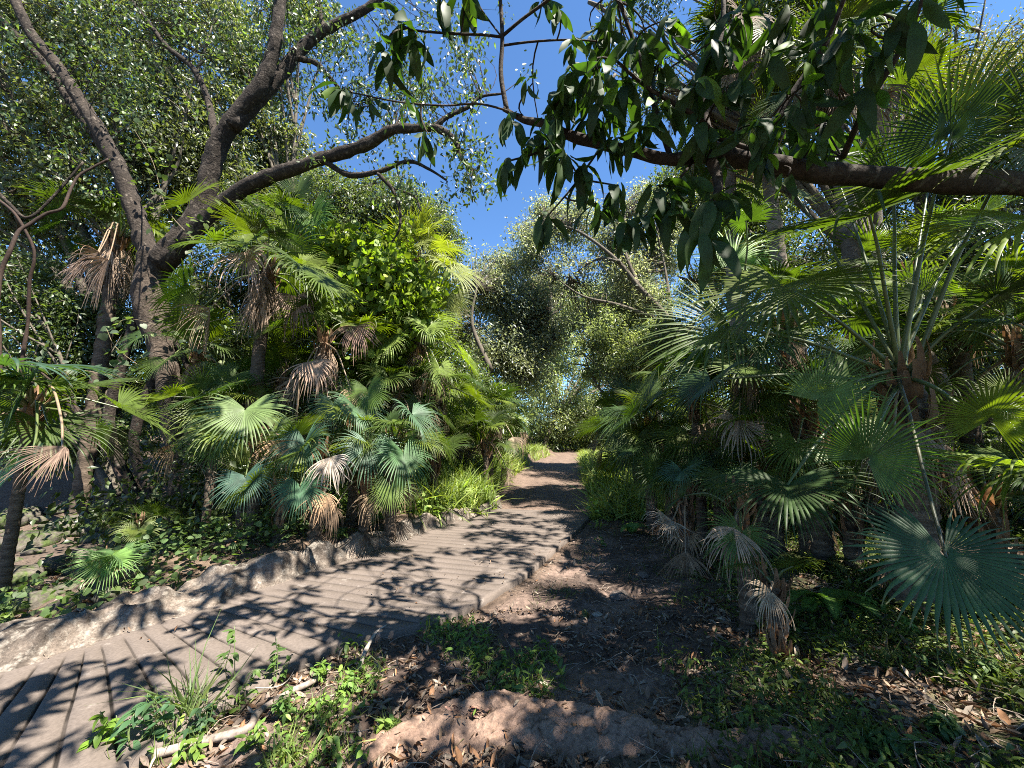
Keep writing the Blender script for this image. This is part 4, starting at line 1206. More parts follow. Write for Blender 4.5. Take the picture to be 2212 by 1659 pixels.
WH = [(862, 42, 2.12, 9, .22), (835, 105, 2.1, 7, .2), (895, 80, 2.1, 7, .2), (955, -10, 2.1, 5, .2), (1000, -15, 2.1, 6, .2), (745, 190, 2.1, 8, .17), (800, 215, 2.15, 5, .14), (925, 290, 2.1, 7, .14), (890, 210, 2.1, 4, .13),
      (1195, 255, 2.1, 9, .2), (1150, 300, 2.1, 8, .19), (1105, 250, 2.15, 6, .16), (1215, 330, 2.1, 9, .22), (1100, 345, 2.1, 8, .16), (1180, 470, 2.12, 9, .15), (1260, 360, 2.12, 8, .2), (1330, 400, 2.12, 7, .18), (1290, 440, 2.12, 7, .17),
      (1350, 490, 2.12, 10, .16), (1420, 400, 2.1, 9, .2), (1400, 470, 2.1, 8, .17), (1450, 440, 2.05, 8, .19), (1540, 430, 2.0, 11, .2), (1520, 500, 1.95, 8, .22), (1480, 380, 2.1, 8, .18), (1580, 400, 2.1, 8, .18), (1225, 200, 2.1, 8, .19), (1290, 230, 2.1, 9, .2),
      (1290, 150, 2.05, 9, .19), (1350, 180, 2.1, 9, .2), (1370, 90, 2.05, 9, .2), (1300, 60, 2.1, 8, .19), (1420, 230, 2.1, 9, .2), (1430, 130, 2.05, 9, .2), (1450, 40, 2.05, 9, .2), (1500, 180, 2.05, 9, .2), (1520, 270, 2.1, 9, .2),
      (1540, 90, 2.0, 9, .2), (1580, 180, 2.0, 9, .2), (1600, 30, 2.0, 9, .2), (1620, 270, 2.0, 9, .2), (1660, 120, 1.95, 8, .2), (1700, 20, 1.95, 8, .2), (1380, 280, 2.1, 8, .18), (1330, 0, 2.1, 8, .19), (1700, 240, 2.0, 8, .2), (1760, 110, 1.9, 7, .2),
      (1740, 180, 1.85, 6, .18), (1830, 60, 1.8, 7, .22), (1920, 50, 1.6, 5, .19), (1975, -5, 1.5, 5, .19), (1870, 120, 1.75, 5, .2), (1650, 330, 2.1, 6, .16), (1760, 300, 2.1, 5, .16), (1860, 190, 1.8, 3, .2), (1200, 20, 2.1, 5, .15), (1240, 90, 2.15, 6, .15), (1560, 340, 2.2, 6, .15), (1700, 380, 2.15, 4, .14), (1150, 180, 2.1, 4, .12)]
WH += [(rng.uniform(1170, 1820), rng.uniform(-30, 330), rng.uniform(2.1, 3.0), 7, rng.uniform(.17, .22)) for _ in range(24)]
nodes_ = np.concatenate(nodes)
mbl = MB()
wp = A([P(w_[0], w_[1], w_[2]) for w_ in WH])
near = ((wp[:, None] - nodes_[None]) ** 2).sum(-1).argmin(1)
twigs(mb, nodes_[near], wp, .007, .004, .08, MK, 5, 7)
for w_, c in zip(WH, wp):
    n_ = w_[3] + 1
    az = np.arange(n_) * 2.4 + rng.uniform(0, 6)
    el = rng.uniform(-1.4, -.3, n_)
    dr = A([np.cos(az) * np.cos(el), np.sin(az) * np.cos(el), np.sin(el)]).T
    colr = tint(n_, (.026, .050, .018), .22, .2)
    if rng.random() < .3:
        colr[0] = (.10, .17, .025)
    place_many(mbl, T_MANGO, c + dr * .01 + rng.normal(size=(n_, 3)) * .02, dr, unit(UP * .8 + rng.normal(size=(n_, 3)) * .35), w_[4] * 1.2 * rng.uniform(.75, 1.15, n_), colr)
for (u, v, y, s_, du, dv) in ((1975, 40, 1.5, .26, -.1, -1), (1740, 130, 1.9, .2, .1, -1), (1720, 90, 1.9, .18, -.8, -.35), (2030, 240, 1.8, .12, 0, -1)):
    place(mbl, T_MANGO[1], P(u, v, y)[None], A([[du, -.1, dv]]), A([[-.3, -1, .2]]), [s_], A([[.12, .22, .02]]) if u < 1900 else A([[.03, .06, .02]]))
mb.build('trunk', M['bark2'], mt_)
# unseen crown above the picture, added and spaced to shade the foreground
over = []
while len(over) < 1400:
    x, y = rng.uniform(-2.6, 8.5), rng.uniform(-4.2, 4.8)
    z = max(4.0, 2.6 + 1.31 * y) + rng.uniform(0, 1.1)
    if n2(A([x]), A([y]), .9, 611, 3)[0] > (.31 if x < 1 else .41 if x < 4 and y < 2.2 else .33):
        over.append((x, y, z))
over = A(over)
tp_ = A([tb + A([-.4, 0, 2.9])] * len(over))
mbx = MB()
for e_ in ((4.6, 2.3, 4.6), (5.8, 3.2, 5.6), (3.6, 1.1, 4.6), (6.4, 2.6, 5.8)):
    tube(mbx, [tb + A([-.45, 0, 2.6]), (tb + A([-.45, 0, 3.0])) * .5 + A(e_) * .5, A(e_)], [.09, .05, .02], MK, 8, 6, .2, 5)
for k in range(0, 1400, 40):
    q_ = over[k:k + 30]
    c_ = q_.mean(0)
    near_ = over[((over - c_) ** 2).sum(1).argsort()[:22]]
    twigs(mbx, np.tile(c_, (22, 1)), near_, .014, .004, .05, MK, 4, 5)
mbx.build('branches', M['bark2'], mt_)
for c in over:
    n_ = 9
    az = np.arange(n_) * 2.4 + rng.uniform(0, 6)
    el = rng.uniform(-1.1, .1, n_)
    dr = A([np.cos(az) * np.cos(el), np.sin(az) * np.cos(el), np.sin(el)]).T
    place_many(mbl, T_MANGO, c + dr * .01, dr, unit(UP * .8 + rng.normal(size=(n_, 3)) * .35), rng.uniform(.18, .27, n_), tint(n_, (.03, .06, .02), .22, .2))
mbl.build('foliage', M['mango'], mt_)

# ------------------------------------------------------------------ streambed boulders and stones
def boulder(c, r, seed, col=(.085, .075, .06), squash=(1, 1, .65), amp=.35):
    m_ = MB()
    n1_, n2_ = 26, 16
    a = np.linspace(0, 2 * np.pi, n1_, endpoint=False)
    b = np.linspace(-np.pi / 2, np.pi / 2, n2_)
    Aa, Bb = np.meshgrid(a, b)
    d = np.stack([np.cos(Aa) * np.cos(Bb), np.sin(Aa) * np.cos(Bb), np.sin(Bb)], -1).reshape(-1, 3)
    k = 1 + amp * (fbm(d + seed * 3.1, 1.5, seed, 4) - .45) * 2
    v = d * k[:, None] * r * A(squash) + c
    idx = np.arange(n1_ * n2_).reshape(n2_, n1_)
    j = np.roll(idx, -1, 1)
    q = np.stack([idx[:-1], j[:-1], j[1:], idx[1:]], -1).reshape(-1, 4)
    m_.add(v, np.concatenate([q[:, [0, 1, 2]], q[:, [0, 2, 3]]]), A(col) * (.6 + .8 * fbm(v, 5, seed, 3))[:, None])
    return m_


BO = [((165, 1150), .42, 'large mossy boulder in the stream bed below the sunlit dry fan'), ((60, 1180), .36, 'dark flat boulder at the left edge of the stream bed'), ((40, 1125), .4, 'rounded boulder behind the flat one in the stream bed'), ((115, 1235), .26, 'shaded boulder left of the palm seedling'),
      ((20, 1260), .28, 'low boulder near the left edge above the kerb'), ((215, 1120), .3, 'mossy boulder in front of the sunny gap'), ((80, 1305), .16, 'grey stone among weeds above the kerb'), ((240, 1290), .12, 'loose grey stone resting on the kerb edge')]
for k, ((u, v), r_, lab) in enumerate(BO):
    c = gt(u, v)
    s_ = np.random.default_rng(k).uniform(.8, 1.3)
    m_ = boulder(c + UP * r_ * .15, r_, k + 1, squash=(s_, 1, .62))
    tag(m_.build('boulder', M['rock']), lab, 'boulder', 'boulders of the dark stream bed' if k < 7 else None)

mb = MB()
for k in range(150):
    x = rng.uniform(-11, -4.2)
    y = rng.uniform(2.6, 9.5)
    if sdist(PLs, A([x]), A([y]))[0] < .9:
        continue
    r_ = rng.uniform(.05, .2)
    m_ = boulder(gb(x, y) + UP * r_ * .1, r_, 40 + k % 9, squash=(1.2, 1, .6))
    mb.add(m_.V[0], m_.F[0], m_.K[0])
tag(mb.build('stream_rubble', M['rock']), 'dark rubble of small stones covering the shaded stream bed', 'rubble', kind='stuff')

# gravel and soil crumbs on the dirt patch
n = 5200
x = rng.uniform(-2.2, 3.4, n)
y = 1.5 + 6.3 * rng.random(n) ** 1.4
dRr = -sdist(PRs, x, y)
ok = (dRr > .03) & (dRr < 2.6 + rng.random(n))
x, y = x[ok], y[ok]
n = len(x)
pos = np.stack([x, y, terrain(x, y) + .004], 1)
oct_v = A([(1, 0, 0), (-.2, .9, .1), (-.9, -.1, 0), (.1, -1, -.1), (.1, .1, .7), (0, 0, -.6)])
oct_f = A([(0, 1, 4), (1, 2, 4), (2, 3, 4), (3, 0, 4), (1, 0, 5), (2, 1, 5), (3, 2, 5), (0, 3, 5)])
mb = MB()
place(mb, (oct_v, oct_f), pos, rdir(n) * A([1, 1, .3]), unit(UP + rng.normal(size=(n, 3)) * .3), .004 + .010 * rng.random(n) ** 3 * 2, tint(n, (.10, .078, .066), .4, .1))
tag(mb.build('gravel', M['dirt'], smooth=False), 'dark crumbly gravel and clods over the trampled dirt', 'gravel', kind='stuff')

# ------------------------------------------------------------------ leaf litter and twigs
def region(n, xr, yr, pw=1.0):
    x = rng.uniform(*xr, n)
    y = yr[0] + (yr[1] - yr[0]) * rng.random(n) ** pw
    return x, y


LC = A([(.20, .135, .085), (.24, .165, .11), (.14, .09, .06), (.26, .21, .16), (.23, .12, .06), (.17, .13, .10), (.27, .22, .17)]) * .8
mb = MB()


def litter(x, y, s0, s1, lift=.012):
    n = len(x)
    if n == 0:
        return
    pos = np.stack([x, y, terrain(x, y) + lift * rng.random(n)], 1)
    dr = unit(np.stack([rng.normal(size=n), rng.normal(size=n), rng.normal(size=n) * .22], 1))
    nr = unit(UP + rng.normal(size=(n, 3)) * .32)
    c_ = LC[rng.integers(0, len(LC), n)] * np.exp(rng.normal(size=(n, 1)) * .25)
    place_many(mb, T_LITTER, pos, dr, nr, rng.uniform(s0, s1, n), c_, rng.uniform(.6, 1.3, n))


x, y = region(24000, (-3.2, 4.2), (1.1, 7.5), 1.5)
dr_ = -sdist(PRs, x, y)
dens = np.where(dr_ < 0, 0, .10 + .78 * sstep(dr_, 1.3, 2.3))
dens = np.where((x < .2) & (y < 2.9) & (dr_ > 0.05), 1, dens)
dens = dens * (.35 + .65 * (n2(x, y, 1.7, 71) > .45))
ok = rng.random(len(x)) < dens
litter(x[ok], y[ok], .03, .085)
x, y = region(16000, (-3, 4), (1.1, 3.6), 1.2)
d3 = -sdist(PRs, x, y)
ok = (d3 > 0) & ((d3 > 1.7) | (x < -.1) | (n2(x, y, 2.5, 75) > .52))
litter(x[ok], y[ok], .02, .06)
x, y = region(9000, (-7, 2), (2.6, 9.5))
dl_ = sdist(PLs, x, y)
ok = (dl_ > .5)
litter(x[ok], y[ok], .04, .11)
x, y = region(6000, (1.5, 9), (2, 12))
ok = -sdist(PRs, x, y) > 1.8
litter(x[ok], y[ok], .04, .10)
x, y = region(3600, (-4, 3), (1.2, 12))
ok = (sdist(PLs, x, y) < 0) & (sdist(PRs, x, y) > 0) & ((n2(x, y, 1.5, 72) > .56) | (sdist(PLs, x, y) > -.10) | (sdist(PRs, x, y) < .14))
x, y = x[ok], y[ok]
keepn = len(x)
if keepn:
    pos = np.stack([x, y, np.where(y < 8, .03, terrain(x, y) + .01)], 1)
    place_many(mb, T_LITTER, pos, rdir(keepn) * A([1, 1, .1]), unit(UP + rng.normal(size=(keepn, 3)) * .2), rng.uniform(.015, .045, keepn), LC[rng.integers(0, 7, keepn)] * .8, None)
tag(mb.build('leaf_litter', M['litter']), 'dry brown fallen leaves scattered over the ground beside the path', 'leaf litter', kind='stuff')

mb = MB()
x, y = region(1500, (-2.6, 4.5), (1.3, 7), 1.4)
ok = (-sdist(PRs, x, y) > .05)
x, y = x[ok], y[ok]
n = len(x)
p0 = np.stack([x, y, terrain(x, y) + .008], 1)
d_ = unit(np.stack([rng.normal(size=n), rng.normal(size=n), rng.normal(size=n) * .1], 1)) * rng.uniform(.05, .3, (n, 1))
twigs(mb, p0, p0 + d_, .0025, .0015, .03, (.24, .19, .15), 4, 5)
tag(mb.build('twig_litter', M['twig']), 'thin broken twigs strewn over dirt and leaves', 'twigs', kind='stuff')

# ------------------------------------------------------------------ grass and weeds (uncountable)
def grass(x, y, h0, h1, col, lean=.35, mbg=None, wid=1.0, yel=.3, T=None):
    n = len(x)
    if n == 0:
        return
    pos = np.stack([x, y, terrain(x, y) - .01], 1)
    dr = unit(UP + rng.normal(size=(n, 3)) * lean)
    place_many(mbg, T or T_BLADE, pos, dr, unit(rng.normal(size=(n, 3)) * A([1, 1, .2])), rng.uniform(h0, h1, n), tint(n, col, .25, yel), np.full(n, wid))


def clumpy(n, xr, yr, sc_, seed, cut, pw=1.0):
    x, y = region(n, xr, yr, pw)
    ok = n2(x, y, sc_, seed, 3) > cut
    return x[ok], y[ok]


mb = MB()
x, y = clumpy(46000, (-5, 9), (7.2, 30), .9, 81, .36, 1.6)
dl_, dr_ = sdist(PLs, x, y), -sdist(PRs, x, y)
m1 = np.maximum(dl_, dr_)
ok = (m1 > .0) & (m1 < 3)
x, y, m1 = x[ok], y[ok], m1[ok]
grass(x, y, .2, .6, (.16, .22, .065), .4, mb, 1.8)
x, y = clumpy(18000, (-4, 2.5), (6.6, 14), .9, 82, .36)
dl_ = sdist(PLs, x, y)
ok = (dl_ > .15) & (dl_ < 2.4)
grass(x[ok], y[ok], .3, .8, (.13, .19, .055), .35, mb, 1.4)
n = 16000                                   # broad-leaved weeds of the verge
x, y = clumpy(n * 2, (-5, 8), (6.6, 22), 1.2, 83, .42, 1.4)
dl_, dr_ = sdist(PLs, x, y), -sdist(PRs, x, y)
m1 = np.maximum(dl_, dr_)
ok = (m1 > .1) & (m1 < 2.6)
x, y = x[ok], y[ok]
pos = np.stack([x, y, terrain(x, y) + rng.uniform(.03, .45, len(x))], 1)
place(mb, T_DIAMOND, pos, unit(rng.normal(size=pos.shape) - UP * .1), unit(UP + rng.normal(size=pos.shape) * .4), rng.uniform(.06, .13, len(x)), tint(len(x), (.13, .21, .05), .25, .2), np.full(len(x), 1.4))
tag(mb.build('verge_grass', M['grass'], smooth=False), 'tall light green weeds and grass along both verges of the track', 'grass', kind='stuff')

mb = MB()
x, y = clumpy(60000, (.9, 6), (1.0, 6.5), 1.6, 84, .36, 1.3)
dr_ = -sdist(PRs, x, y)
ok = dr_ > 1.95 + rng.normal(size=len(x)) * .3
x, y = x[ok], y[ok]
grass(x[::3], y[::3], .05, .17, (.075, .11, .03), .55, mb, 1.3)
pos = np.stack([x, y, terrain(x, y) + rng.uniform(.005, .10, len(x))], 1)
place_many(mb, T_LANCE, pos, unit(rng.normal(size=pos.shape) * A([1, 1, .35]) + UP * .1), unit(UP + rng.normal(size=pos.shape) * .4), rng.uniform(.025, .06, len(x)), tint(len(x), (.065, .10, .024), .3, .3), np.full(len(x), 1.2))
x, y = clumpy(5200, (.2, 3.5), (3.0, 8), 2.0, 85, .50, 1.0)      # thin grass on the dirt patch
dr_ = -sdist(PRs, x, y)
ok = (dr_ > .15) & (dr_ < 2.6)
grass(x[ok], y[ok], .03, .10, (.09, .13, .04), .6, mb, 1.6)
tag(mb.build('ground_cover', M['grass'], smooth=False), 'low creeping green weeds covering the bank at lower right', 'ground cover', kind='stuff')

mb = MB()
x, y = clumpy(9000, (-2.3, .3), (1.15, 3.4), 2.2, 86, .42, 1.0)
dr_ = -sdist(PRs, x, y)
ok = (dr_ > -.08) & (dr_ < 1.25)
x, y = x[ok], y[ok]
grass(x, y, .04, .16, (.085, .13, .035), .55, mb, 1.1)
pos = np.stack([x, y, terrain(x, y) + rng.uniform(.01, .10, len(x))], 1)[::2]
place_many(mb, T_LANCE, pos, unit(rng.normal(size=pos.shape) * A([1, 1, .35])), unit(UP + rng.normal(size=pos.shape) * .4), rng.uniform(.03, .07, len(pos)), tint(len(pos), (.09, .16, .035), .25, .25), np.full(len(pos), 1.3))
tag(mb.build('foreground_grass', M['grass'], smooth=False), 'patch of thin grass and small weeds between slab and root in the foreground', 'grass', kind='stuff')

mb = MB()                                   # ivy-like undergrowth over the left bank and above the kerb
x, y = clumpy(15000, (-7, 0.2), (3.0, 8.5), 1.3, 87, .43)
dl_ = sdist(PLs, x, y)
ok = (dl_ > .42) & (dl_ < 3)
x, y = x[ok], y[ok]
pos = np.stack([x, y, terrain(x, y) + rng.uniform(.02, .38, len(x)) * (.4 + n2(x, y, 2, 88))], 1)
place(mb, T_HEART, pos, unit(rng.normal(size=pos.shape) * A([1, 1, .4]) - UP * .2), unit(UP + rng.normal(size=pos.shape) * .45 + A([.1, -.3, 0])), rng.uniform(.035, .075, len(x)), tint(len(x), (.06, .10, .035), .3, .25))
grass(x[::5], y[::5], .08, .28, (.08, .12, .04), .5, mb, 1.1)
tag(mb.build('undergrowth', M['heart'], smooth=False), 'dark leafy undergrowth on the bank behind the stone kerb', 'undergrowth', kind='stuff')


# ------------------------------------------------------------------ individual small plants
def weed(label, u, v, hgt, nst, nleaf, ll, col, T=None, name='leafy_weed', bend=.25, group=None):
    b = gt(u, v)
    root = thing(name, label, 'weed', b, group)
    ms, ml = MB(), MB()
    for s_ in range(nst):
        dv = unit(UP + rng.normal(size=3) * bend)
        e = b + dv * hgt * rng.uniform(.6, 1.1)
        p_ = tube(ms, [b + A([rng.normal() * .015, rng.normal() * .015, -.02]), (b + e) / 2 + rng.normal(size=3) * .02, e], [.003, .0015], (.09, .12, .04), 5, 6, 0)
        m_ = nleaf
        tpar = rng.uniform(.25, 1, m_) ** .8
        pos = p_[(tpar * (len(p_) - 1)).astype(int)]
        az = rng.uniform(0, 2 * np.pi, m_)
        dr = unit(A([np.cos(az), np.sin(az), rng.uniform(-.3, .5, m_)]).T)
        place_many(ml, T or T_LANCE, pos, dr, unit(UP + rng.normal(size=(m_, 3)) * .25), rng.uniform(.7, 1.2, m_) * ll, tint(m_, col, .15, .2), np.full(m_, 1.7))
    ms.build('stem', M['petiole'], root)
    ml.build('foliage', M['grass'], root)


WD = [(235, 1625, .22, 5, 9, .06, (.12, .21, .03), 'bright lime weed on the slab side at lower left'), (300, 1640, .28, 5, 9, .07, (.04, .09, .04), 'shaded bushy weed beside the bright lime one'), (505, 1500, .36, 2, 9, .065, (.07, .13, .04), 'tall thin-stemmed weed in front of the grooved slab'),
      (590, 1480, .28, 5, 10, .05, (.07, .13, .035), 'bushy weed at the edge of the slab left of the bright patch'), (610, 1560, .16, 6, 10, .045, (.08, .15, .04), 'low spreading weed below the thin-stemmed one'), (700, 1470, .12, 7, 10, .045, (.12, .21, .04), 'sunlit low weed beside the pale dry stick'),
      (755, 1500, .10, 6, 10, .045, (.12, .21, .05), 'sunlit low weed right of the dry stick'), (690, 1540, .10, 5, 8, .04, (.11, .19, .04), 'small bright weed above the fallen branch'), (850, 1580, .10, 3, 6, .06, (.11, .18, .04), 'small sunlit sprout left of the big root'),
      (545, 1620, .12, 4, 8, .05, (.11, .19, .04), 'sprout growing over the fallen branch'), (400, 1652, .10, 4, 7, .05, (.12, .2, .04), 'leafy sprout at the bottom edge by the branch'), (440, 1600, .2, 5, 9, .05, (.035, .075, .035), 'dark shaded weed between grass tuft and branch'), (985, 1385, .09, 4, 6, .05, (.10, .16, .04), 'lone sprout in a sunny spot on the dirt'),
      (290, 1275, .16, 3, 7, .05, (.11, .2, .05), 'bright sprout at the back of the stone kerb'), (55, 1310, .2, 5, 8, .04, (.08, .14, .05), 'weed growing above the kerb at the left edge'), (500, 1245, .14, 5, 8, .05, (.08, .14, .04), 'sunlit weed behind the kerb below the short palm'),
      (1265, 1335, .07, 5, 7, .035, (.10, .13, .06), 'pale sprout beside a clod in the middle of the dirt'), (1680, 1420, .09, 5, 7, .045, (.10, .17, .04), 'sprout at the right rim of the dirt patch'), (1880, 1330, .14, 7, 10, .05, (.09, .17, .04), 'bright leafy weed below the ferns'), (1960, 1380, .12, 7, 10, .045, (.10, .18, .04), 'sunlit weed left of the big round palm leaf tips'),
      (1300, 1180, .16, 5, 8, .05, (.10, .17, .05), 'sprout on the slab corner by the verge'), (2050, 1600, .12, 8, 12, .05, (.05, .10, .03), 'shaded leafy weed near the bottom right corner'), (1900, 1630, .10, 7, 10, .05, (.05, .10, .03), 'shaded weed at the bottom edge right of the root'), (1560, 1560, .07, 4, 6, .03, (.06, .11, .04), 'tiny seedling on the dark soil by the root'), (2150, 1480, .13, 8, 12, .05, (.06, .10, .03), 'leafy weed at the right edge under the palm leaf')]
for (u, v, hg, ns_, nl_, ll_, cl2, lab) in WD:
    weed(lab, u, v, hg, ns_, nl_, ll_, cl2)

# grass tufts
for (u, v, hg, n_, cl2, lab) in ((395, 1570, .36, 90, (.075, .115, .04), 'tall grass tuft arching in front of the grooved slab'), (840, 1585, .12, 40, (.11, .16, .05), 'small bright grass tuft left of the big root'), (1505, 1640, .08, 24, (.08, .12, .04), 'thin grass tuft right of the root'),
                          (1190, 1545, .05, 16, (.09, .15, .04), 'tiny tuft on top of the big root'), (1655, 1425, .09, 30, (.11, .16, .05), 'grass tuft at the right edge of the dirt'), (620, 1640, .14, 50, (.11, .16, .045), 'sunlit grass tuft over the fallen branch')):
    b = gt(u, v)
    m_ = MB()
    pos = b + rng.normal(size=(n_, 3)) * A([.035, .035, 0]) * (hg / .3 + .3)
    place_many(m_, T_BLADE, pos, unit(UP + rng.normal(size=(n_, 3)) * A([.45, .45, .1])), unit(rng.normal(size=(n_, 3)) * A([1, 1, .2])), rng.uniform(.45, 1.15, n_) * hg, tint(n_, cl2, .25, .3), np.full(n_, .8 if hg > .3 else 1.8))
    tag(m_.build('grass_tuft', M['grass']), lab, 'grass tuft')


# ferns
def fern(label, u, v, n_, L, col, az=None):
    b = gt(u, v)
    root = thing('fern', label, 'fern', b)
    for k in range(n_):
        a = rng.uniform(0, 2 * np.pi) if az is None else az[k]
        d = A([math.cos(a), math.sin(a), 0])
        l = L * rng.uniform(.75, 1.15)
        pts = [b, b + d * l * .35 + UP * l * .42, b + d * l * .75 + UP * l * .45, b + d * l + UP * l * .28]
        m_ = MB()
        p_ = tube(m_, pts, [.003, .001], (.08, .11, .03), 4, 10, 0)
        t, N, B = frames(p_)
        sd_ = np.cross(t, UP)
        sd_ = unit(sd_)
        m2 = len(p_)
        tt_ = np.linspace(0, 1, m2)
        pl = np.where(tt_ > .12, (1 - tt_) ** .8 * .30 * l + .01, 0.0)
        for s_ in (-1, 1):
            sel = tt_ > .12
            for q_ in (0, .5):
                pp = p_[sel] + t[sel] * q_ * l / m2
                place(m_, strip_leaf(5, lambda y: .10 * (1 - y) + .01, .2, .2), pp, unit(s_ * sd_[sel] + t[sel] * .35 - UP * .12), np.cross(t[sel], s_ * sd_[sel]) * s_, pl[sel], tint(int(sel.sum()), col, .12, .1))
        m_.build('fern_frond', M['grass'], root)


fern('bright green fern below the big palm leaf on the right', 1790, 1325, 9, .34, (.075, .15, .03))
fern('dull brownish-green fern behind the bright one', 1760, 1240, 8, .36, (.075, .095, .03))
fern('small lit fern beside the folded dry palm leaf', 1640, 1235, 6, .2, (.09, .17, .035))
fern('fern at the right of the splayed dry leaf', 1700, 1345, 6, .2, (.06, .11, .03))
fern('small fern on the verge right of the slab', 1365, 1155, 7, .28, (.10, .19, .05))
fern('fern on the left bank above the kerb', 805, 1140, 7, .32, (.08, .14, .04))
fern('fern hanging over the kerb left of the orange dead fan', 730, 1170, 6, .25, (.07, .12, .035))

# ------------------------------------------------------------------ exposed root, fallen branches
mb = MB()
RT = (.16, .105, .078)


def gl(u, v, l=0.0):
    return gt(u, v, l)


ridge = catm(A([gl(*q_)[:2] for q_ in ((880, 1600), (945, 1562), (1030, 1548), (1120, 1542), (1220, 1552), (1330, 1572), (1430, 1592), (1540, 1600), (1660, 1598), (1740, 1605))]), 8)
rx = np.linspace(ridge[0, 0] - .35, ridge[-1, 0] + .2, 330)
ry = np.linspace(ridge[:, 1].min() - .75, ridge[:, 1].max() + .14, 230)
RX, RY = np.meshgrid(rx, ry)
yl = np.interp(RX, ridge[:, 0], ridge[:, 1])
par = (RX - ridge[0, 0]) / (ridge[-1, 0] - ridge[0, 0])
ahead = RY - yl + (n2(RX, RY * 0, 6, 150, 3) - .45) * .05
wdt = np.interp(par, [-.2, 0, .15, .45, .62, 1.0, 1.2], [.05, .12, .30, .28, .13, .09, .05])
hgt = np.interp(par, [-.2, 0, .12, .3, .5, .65, 1.0, 1.15], [0, .05, .105, .11, .085, .06, .045, 0])
prof_ = np.where(ahead > 0, 1 - sstep(ahead, 0, .055), 1 - sstep(-ahead, wdt * .15, wdt * 1.25))
rz = hgt * prof_ + (n2(RX, RY, 5, 151, 3) - .45) * .05 * prof_ + (n2(RX * 1.0, RY * 2.2, 24, 152, 3) - .45) * .034 * prof_ + (n2(RX, RY, 55, 157, 2) - .35) * .012 * prof_
crk = np.abs(n2(RX * .9, RY * 2, 9, 153, 3) - .47)
rz -= .02 * (1 - sstep(crk, 0, .025)) * prof_
hole = np.exp(-(((RX - gl(1035, 1575)[0]) / .07) ** 2 + ((RY - gl(1035, 1578)[1]) / .018) ** 2))
rz -= .06 * hole
zz = terrain(RX, RY) + rz - .02 + .02 * sstep(prof_, .02, .2)
rcl = A(RT) * (.6 + .8 * n2(RX, RY, 8, 154, 4)[..., None]) * (1 - .75 * np.clip(hole * 1.5, 0, 1)[..., None])
idx = np.arange(RX.size).reshape(RX.shape)
q = np.stack([idx[:-1, :-1], idx[:-1, 1:], idx[1:, 1:], idx[1:, :-1]], -1).reshape(-1, 4)
q = q[(prof_.ravel()[q] > .01).any(1)]
mb.add(np.stack([RX, RY, zz], -1).reshape(-1, 3), np.concatenate([q[:, [0, 1, 2]], q[:, [0, 2, 3]]]), rcl.reshape(-1, 3))
tube(mb, [gl(700, 1720, -.03), gl(790, 1645, .0), gl(860, 1598, .015), gl(930, 1572, .03), gl(1000, 1562, .03)], [.03, .04, .045, .05, .04], RT, 26, 12, .25, 6, colvar=.5)
mi = rng.integers(0, RX.size, 9000)
mi = mi[(prof_.ravel()[mi] > .05)][:80]
mp = np.stack([RX.ravel()[mi], RY.ravel()[mi], zz.ravel()[mi] + .006], 1)
# torn dark hollow with flakes of bark
c = gl(1035, 1575, .085)
n_ = 60
pos = c + rng.normal(size=(n_, 3)) * A([.075, .022, .008])
place_many(mb, T_LITTER, pos, unit(rng.normal(size=(n_, 3)) * A([1, .5, .3])), unit(UP + A([0, -.8, 0]) + rng.normal(size=(n_, 3)) * .4), rng.uniform(.02, .05, n_), tint(n_, (.09, .045, .035), .5, .1))
LM = MB()
place_many(LM, T_LITTER, mp, rdir(len(mp)) * A([1, 1, .15]), unit(UP + rng.normal(size=(len(mp), 3)) * .25), rng.uniform(.015, .05, len(mp)), LC[rng.integers(0, 7, len(mp))])
tag(LM.build('root_litter', M['litter']), 'few dry leaves lying on the exposed root', 'leaf litter', kind='stuff')
tag(mb.build('exposed_root', M['root']), 'thick knobbly exposed root with a torn hollow across the bottom of the view', 'root')

mb = MB()
tube(mb, [gl(215, 1668, .02), gl(330, 1640, .02), gl(440, 1610, .02), gl(530, 1590, .03), gl(560, 1550, .03), gl(620, 1510, .03), gl(680, 1480, .03), gl(720, 1445, .02)], [.022, .020, .018, .015], (.22, .18, .15), 12, 8, .22, 12, colvar=.4)
tag(mb.build('fallen_branch', M['twig']), 'crooked fallen branch lying in the weeds at lower left', 'branch')
mb = MB()
tube(mb, [gl(350, 1690, .03), gl(445, 1575, .05), gl(520, 1510, .06), gl(600, 1470, .06), gl(660, 1440, .05), gl(735, 1385, .05)], [.005, .006, .004], (.28, .24, .2), 7, 8, .12, 12)
tube(mb, [gl(520, 1510, .06), gl(610, 1490, .03), gl(650, 1430, .04)], [.004, .002], (.28, .24, .2), 6, 6, .1, 12)
tag(mb.build('forked_twig', M['twig']), 'thin pale forked twig above the fallen branch', 'twig')
mb = MB()
tube(mb, [gl(775, 1455, .03), gl(790, 1420, .05), gl(812, 1385, .06), gl(835, 1370, .07)], [.016, .014, .004], (.25, .22, .19), 8, 6, .3, 12)
tag(mb.build('dry_stick', M['twig']), 'short bleached white stick in the sunlit weeds', 'stick')
mb = MB()
tube(mb, [gl(1612, 1475, .01), gl(1590, 1460, .02), gl(1612, 1400, .03), gl(1618, 1370, .03)], [.010, .006], (.15, .12, .1), 8, 6, .2, 12)
tag(mb.build('fallen_branch', M['twig']), 'short bent dead branch lying on the right of the dirt', 'branch')
mb = MB()
tube(mb, [gl(1530, 1210, .02), gl(1500, 1230, .03), gl(1440, 1225, .02)], [.02, .01], (.14, .1, .08), 8, 6, .2, 12)
tag(mb.build('fallen_branch', M['twig']), 'dead branch end beside the pale dry fan', 'branch')
mb = MB()
a_, b_ = gl(440, 1195, .05), gl(600, 1165, .1)
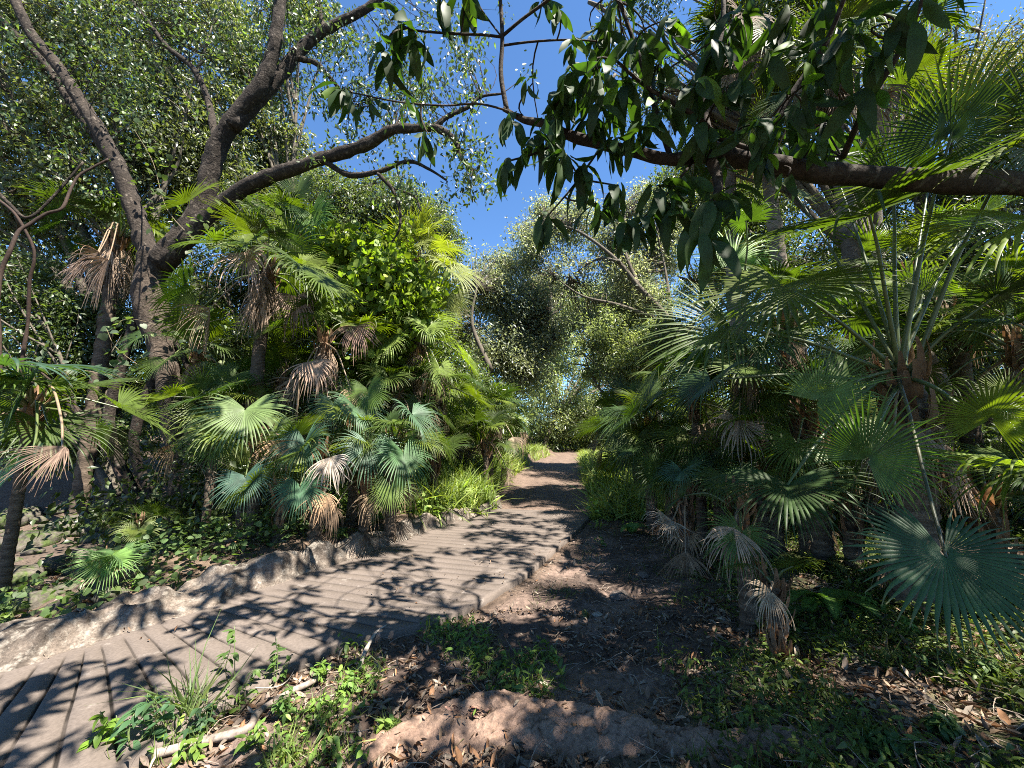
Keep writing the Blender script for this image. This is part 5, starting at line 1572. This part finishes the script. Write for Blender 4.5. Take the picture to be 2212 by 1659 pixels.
tube(mb, [a_, (a_ + b_) / 2 + UP * .03, b_], [.035, .025], (.14, .10, .075), 9, 7, .2, 9, colvar=.3)
tag(mb.build('rotting_log', M['bark']), 'dark rotting log on the bank right of the forked trunk', 'log')

# clods and stones on the dirt
for k, (u, v, r_, lab) in enumerate(((1290, 1330, .035, 'pale stone in the sunlit centre of the dirt'), (1340, 1290, .07, 'dark clod of earth in shade on the dirt'), (1390, 1245, .055, 'dark clod nearest the right weeds'), (1560, 1340, .03, 'small pale stone at the right of the dirt'), (1170, 1480, .028, 'small flat stone in the dark soil above the root'))):
    m_ = boulder(gt(u, v) + UP * r_ * .2, r_, 70 + k, (.13, .105, .09) if 'clod' in lab else (.34, .3, .25), (1.3, 1, .55), .4)
    tag(m_.build('stone', M['dirt']), lab, 'stone')

# ------------------------------------------------------------------ light, sky, camera
ELEV, AZ = math.radians(62), math.radians(128)      # sun ahead and to the right; azimuth measured from +Y to +X
sd_ = A([math.cos(ELEV) * math.sin(AZ), math.cos(ELEV) * math.cos(AZ), math.sin(ELEV)])
import mathutils
sun = bpy.data.lights.new('sun', 'SUN')
sun.energy = 5.0
sun.angle = math.radians(.53)
sun.color = (1, .94, .84)
so = bpy.data.objects.new('sun', sun)
so.rotation_euler = mathutils.Vector(sd_).to_track_quat('Z', 'Y').to_euler()
so.location = (10, 10, 30)
C.objects.link(so)

w = bpy.data.worlds.new('World')
SC.world = w
w.use_nodes = True
nt = w.node_tree
nt.nodes.clear()
sky = nt.nodes.new('ShaderNodeTexSky')
sky.sky_type = 'NISHITA'
sky.sun_disc = False
sky.sun_elevation = ELEV
sky.sun_rotation = AZ
sky.altitude = 600
sky.air_density = 0.9
sky.dust_density = 0.0
sky.ozone_density = 4.0
bg = nt.nodes.new('ShaderNodeBackground')
bg.inputs['Strength'].default_value = 0.06
ow = nt.nodes.new('ShaderNodeOutputWorld')
sm = nt.nodes.new('ShaderNodeVectorMath')
sm.operation = 'MULTIPLY'
sm.inputs[1].default_value = (0.76, 0.98, 1.12)
nt.links.new(sky.outputs[0], sm.inputs[0])
nt.links.new(sm.outputs[0], bg.inputs[0])
nt.links.new(bg.outputs[0], ow.inputs[0])

cam = bpy.data.cameras.new('camera')
cam.sensor_width = 36
cam.lens = 36 * F / W
cam.clip_start = 0.05
cam.clip_end = 2000
co = bpy.data.objects.new('camera', cam)
co.location = (0, 0, CAMZ)
co.rotation_euler = (math.pi / 2 + PITCH, 0, 0)
C.objects.link(co)
SC.camera = co
SC.view_settings.view_transform = 'Standard'
SC.view_settings.look = 'None'
SC.view_settings.exposure = 2.2
SC.view_settings.gamma = 1
cy = SC.cycles
cy.filter_width = 1.0
cy.use_denoising = False
cy.max_bounces = 7
cy.diffuse_bounces = 3
cy.glossy_bounces = 2
cy.transmission_bounces = 5
cy.transparent_max_bounces = 4
cy.sample_clamp_indirect = 6
for o in bpy.data.objects:
    if '_loc' in o:
        del o['_loc']
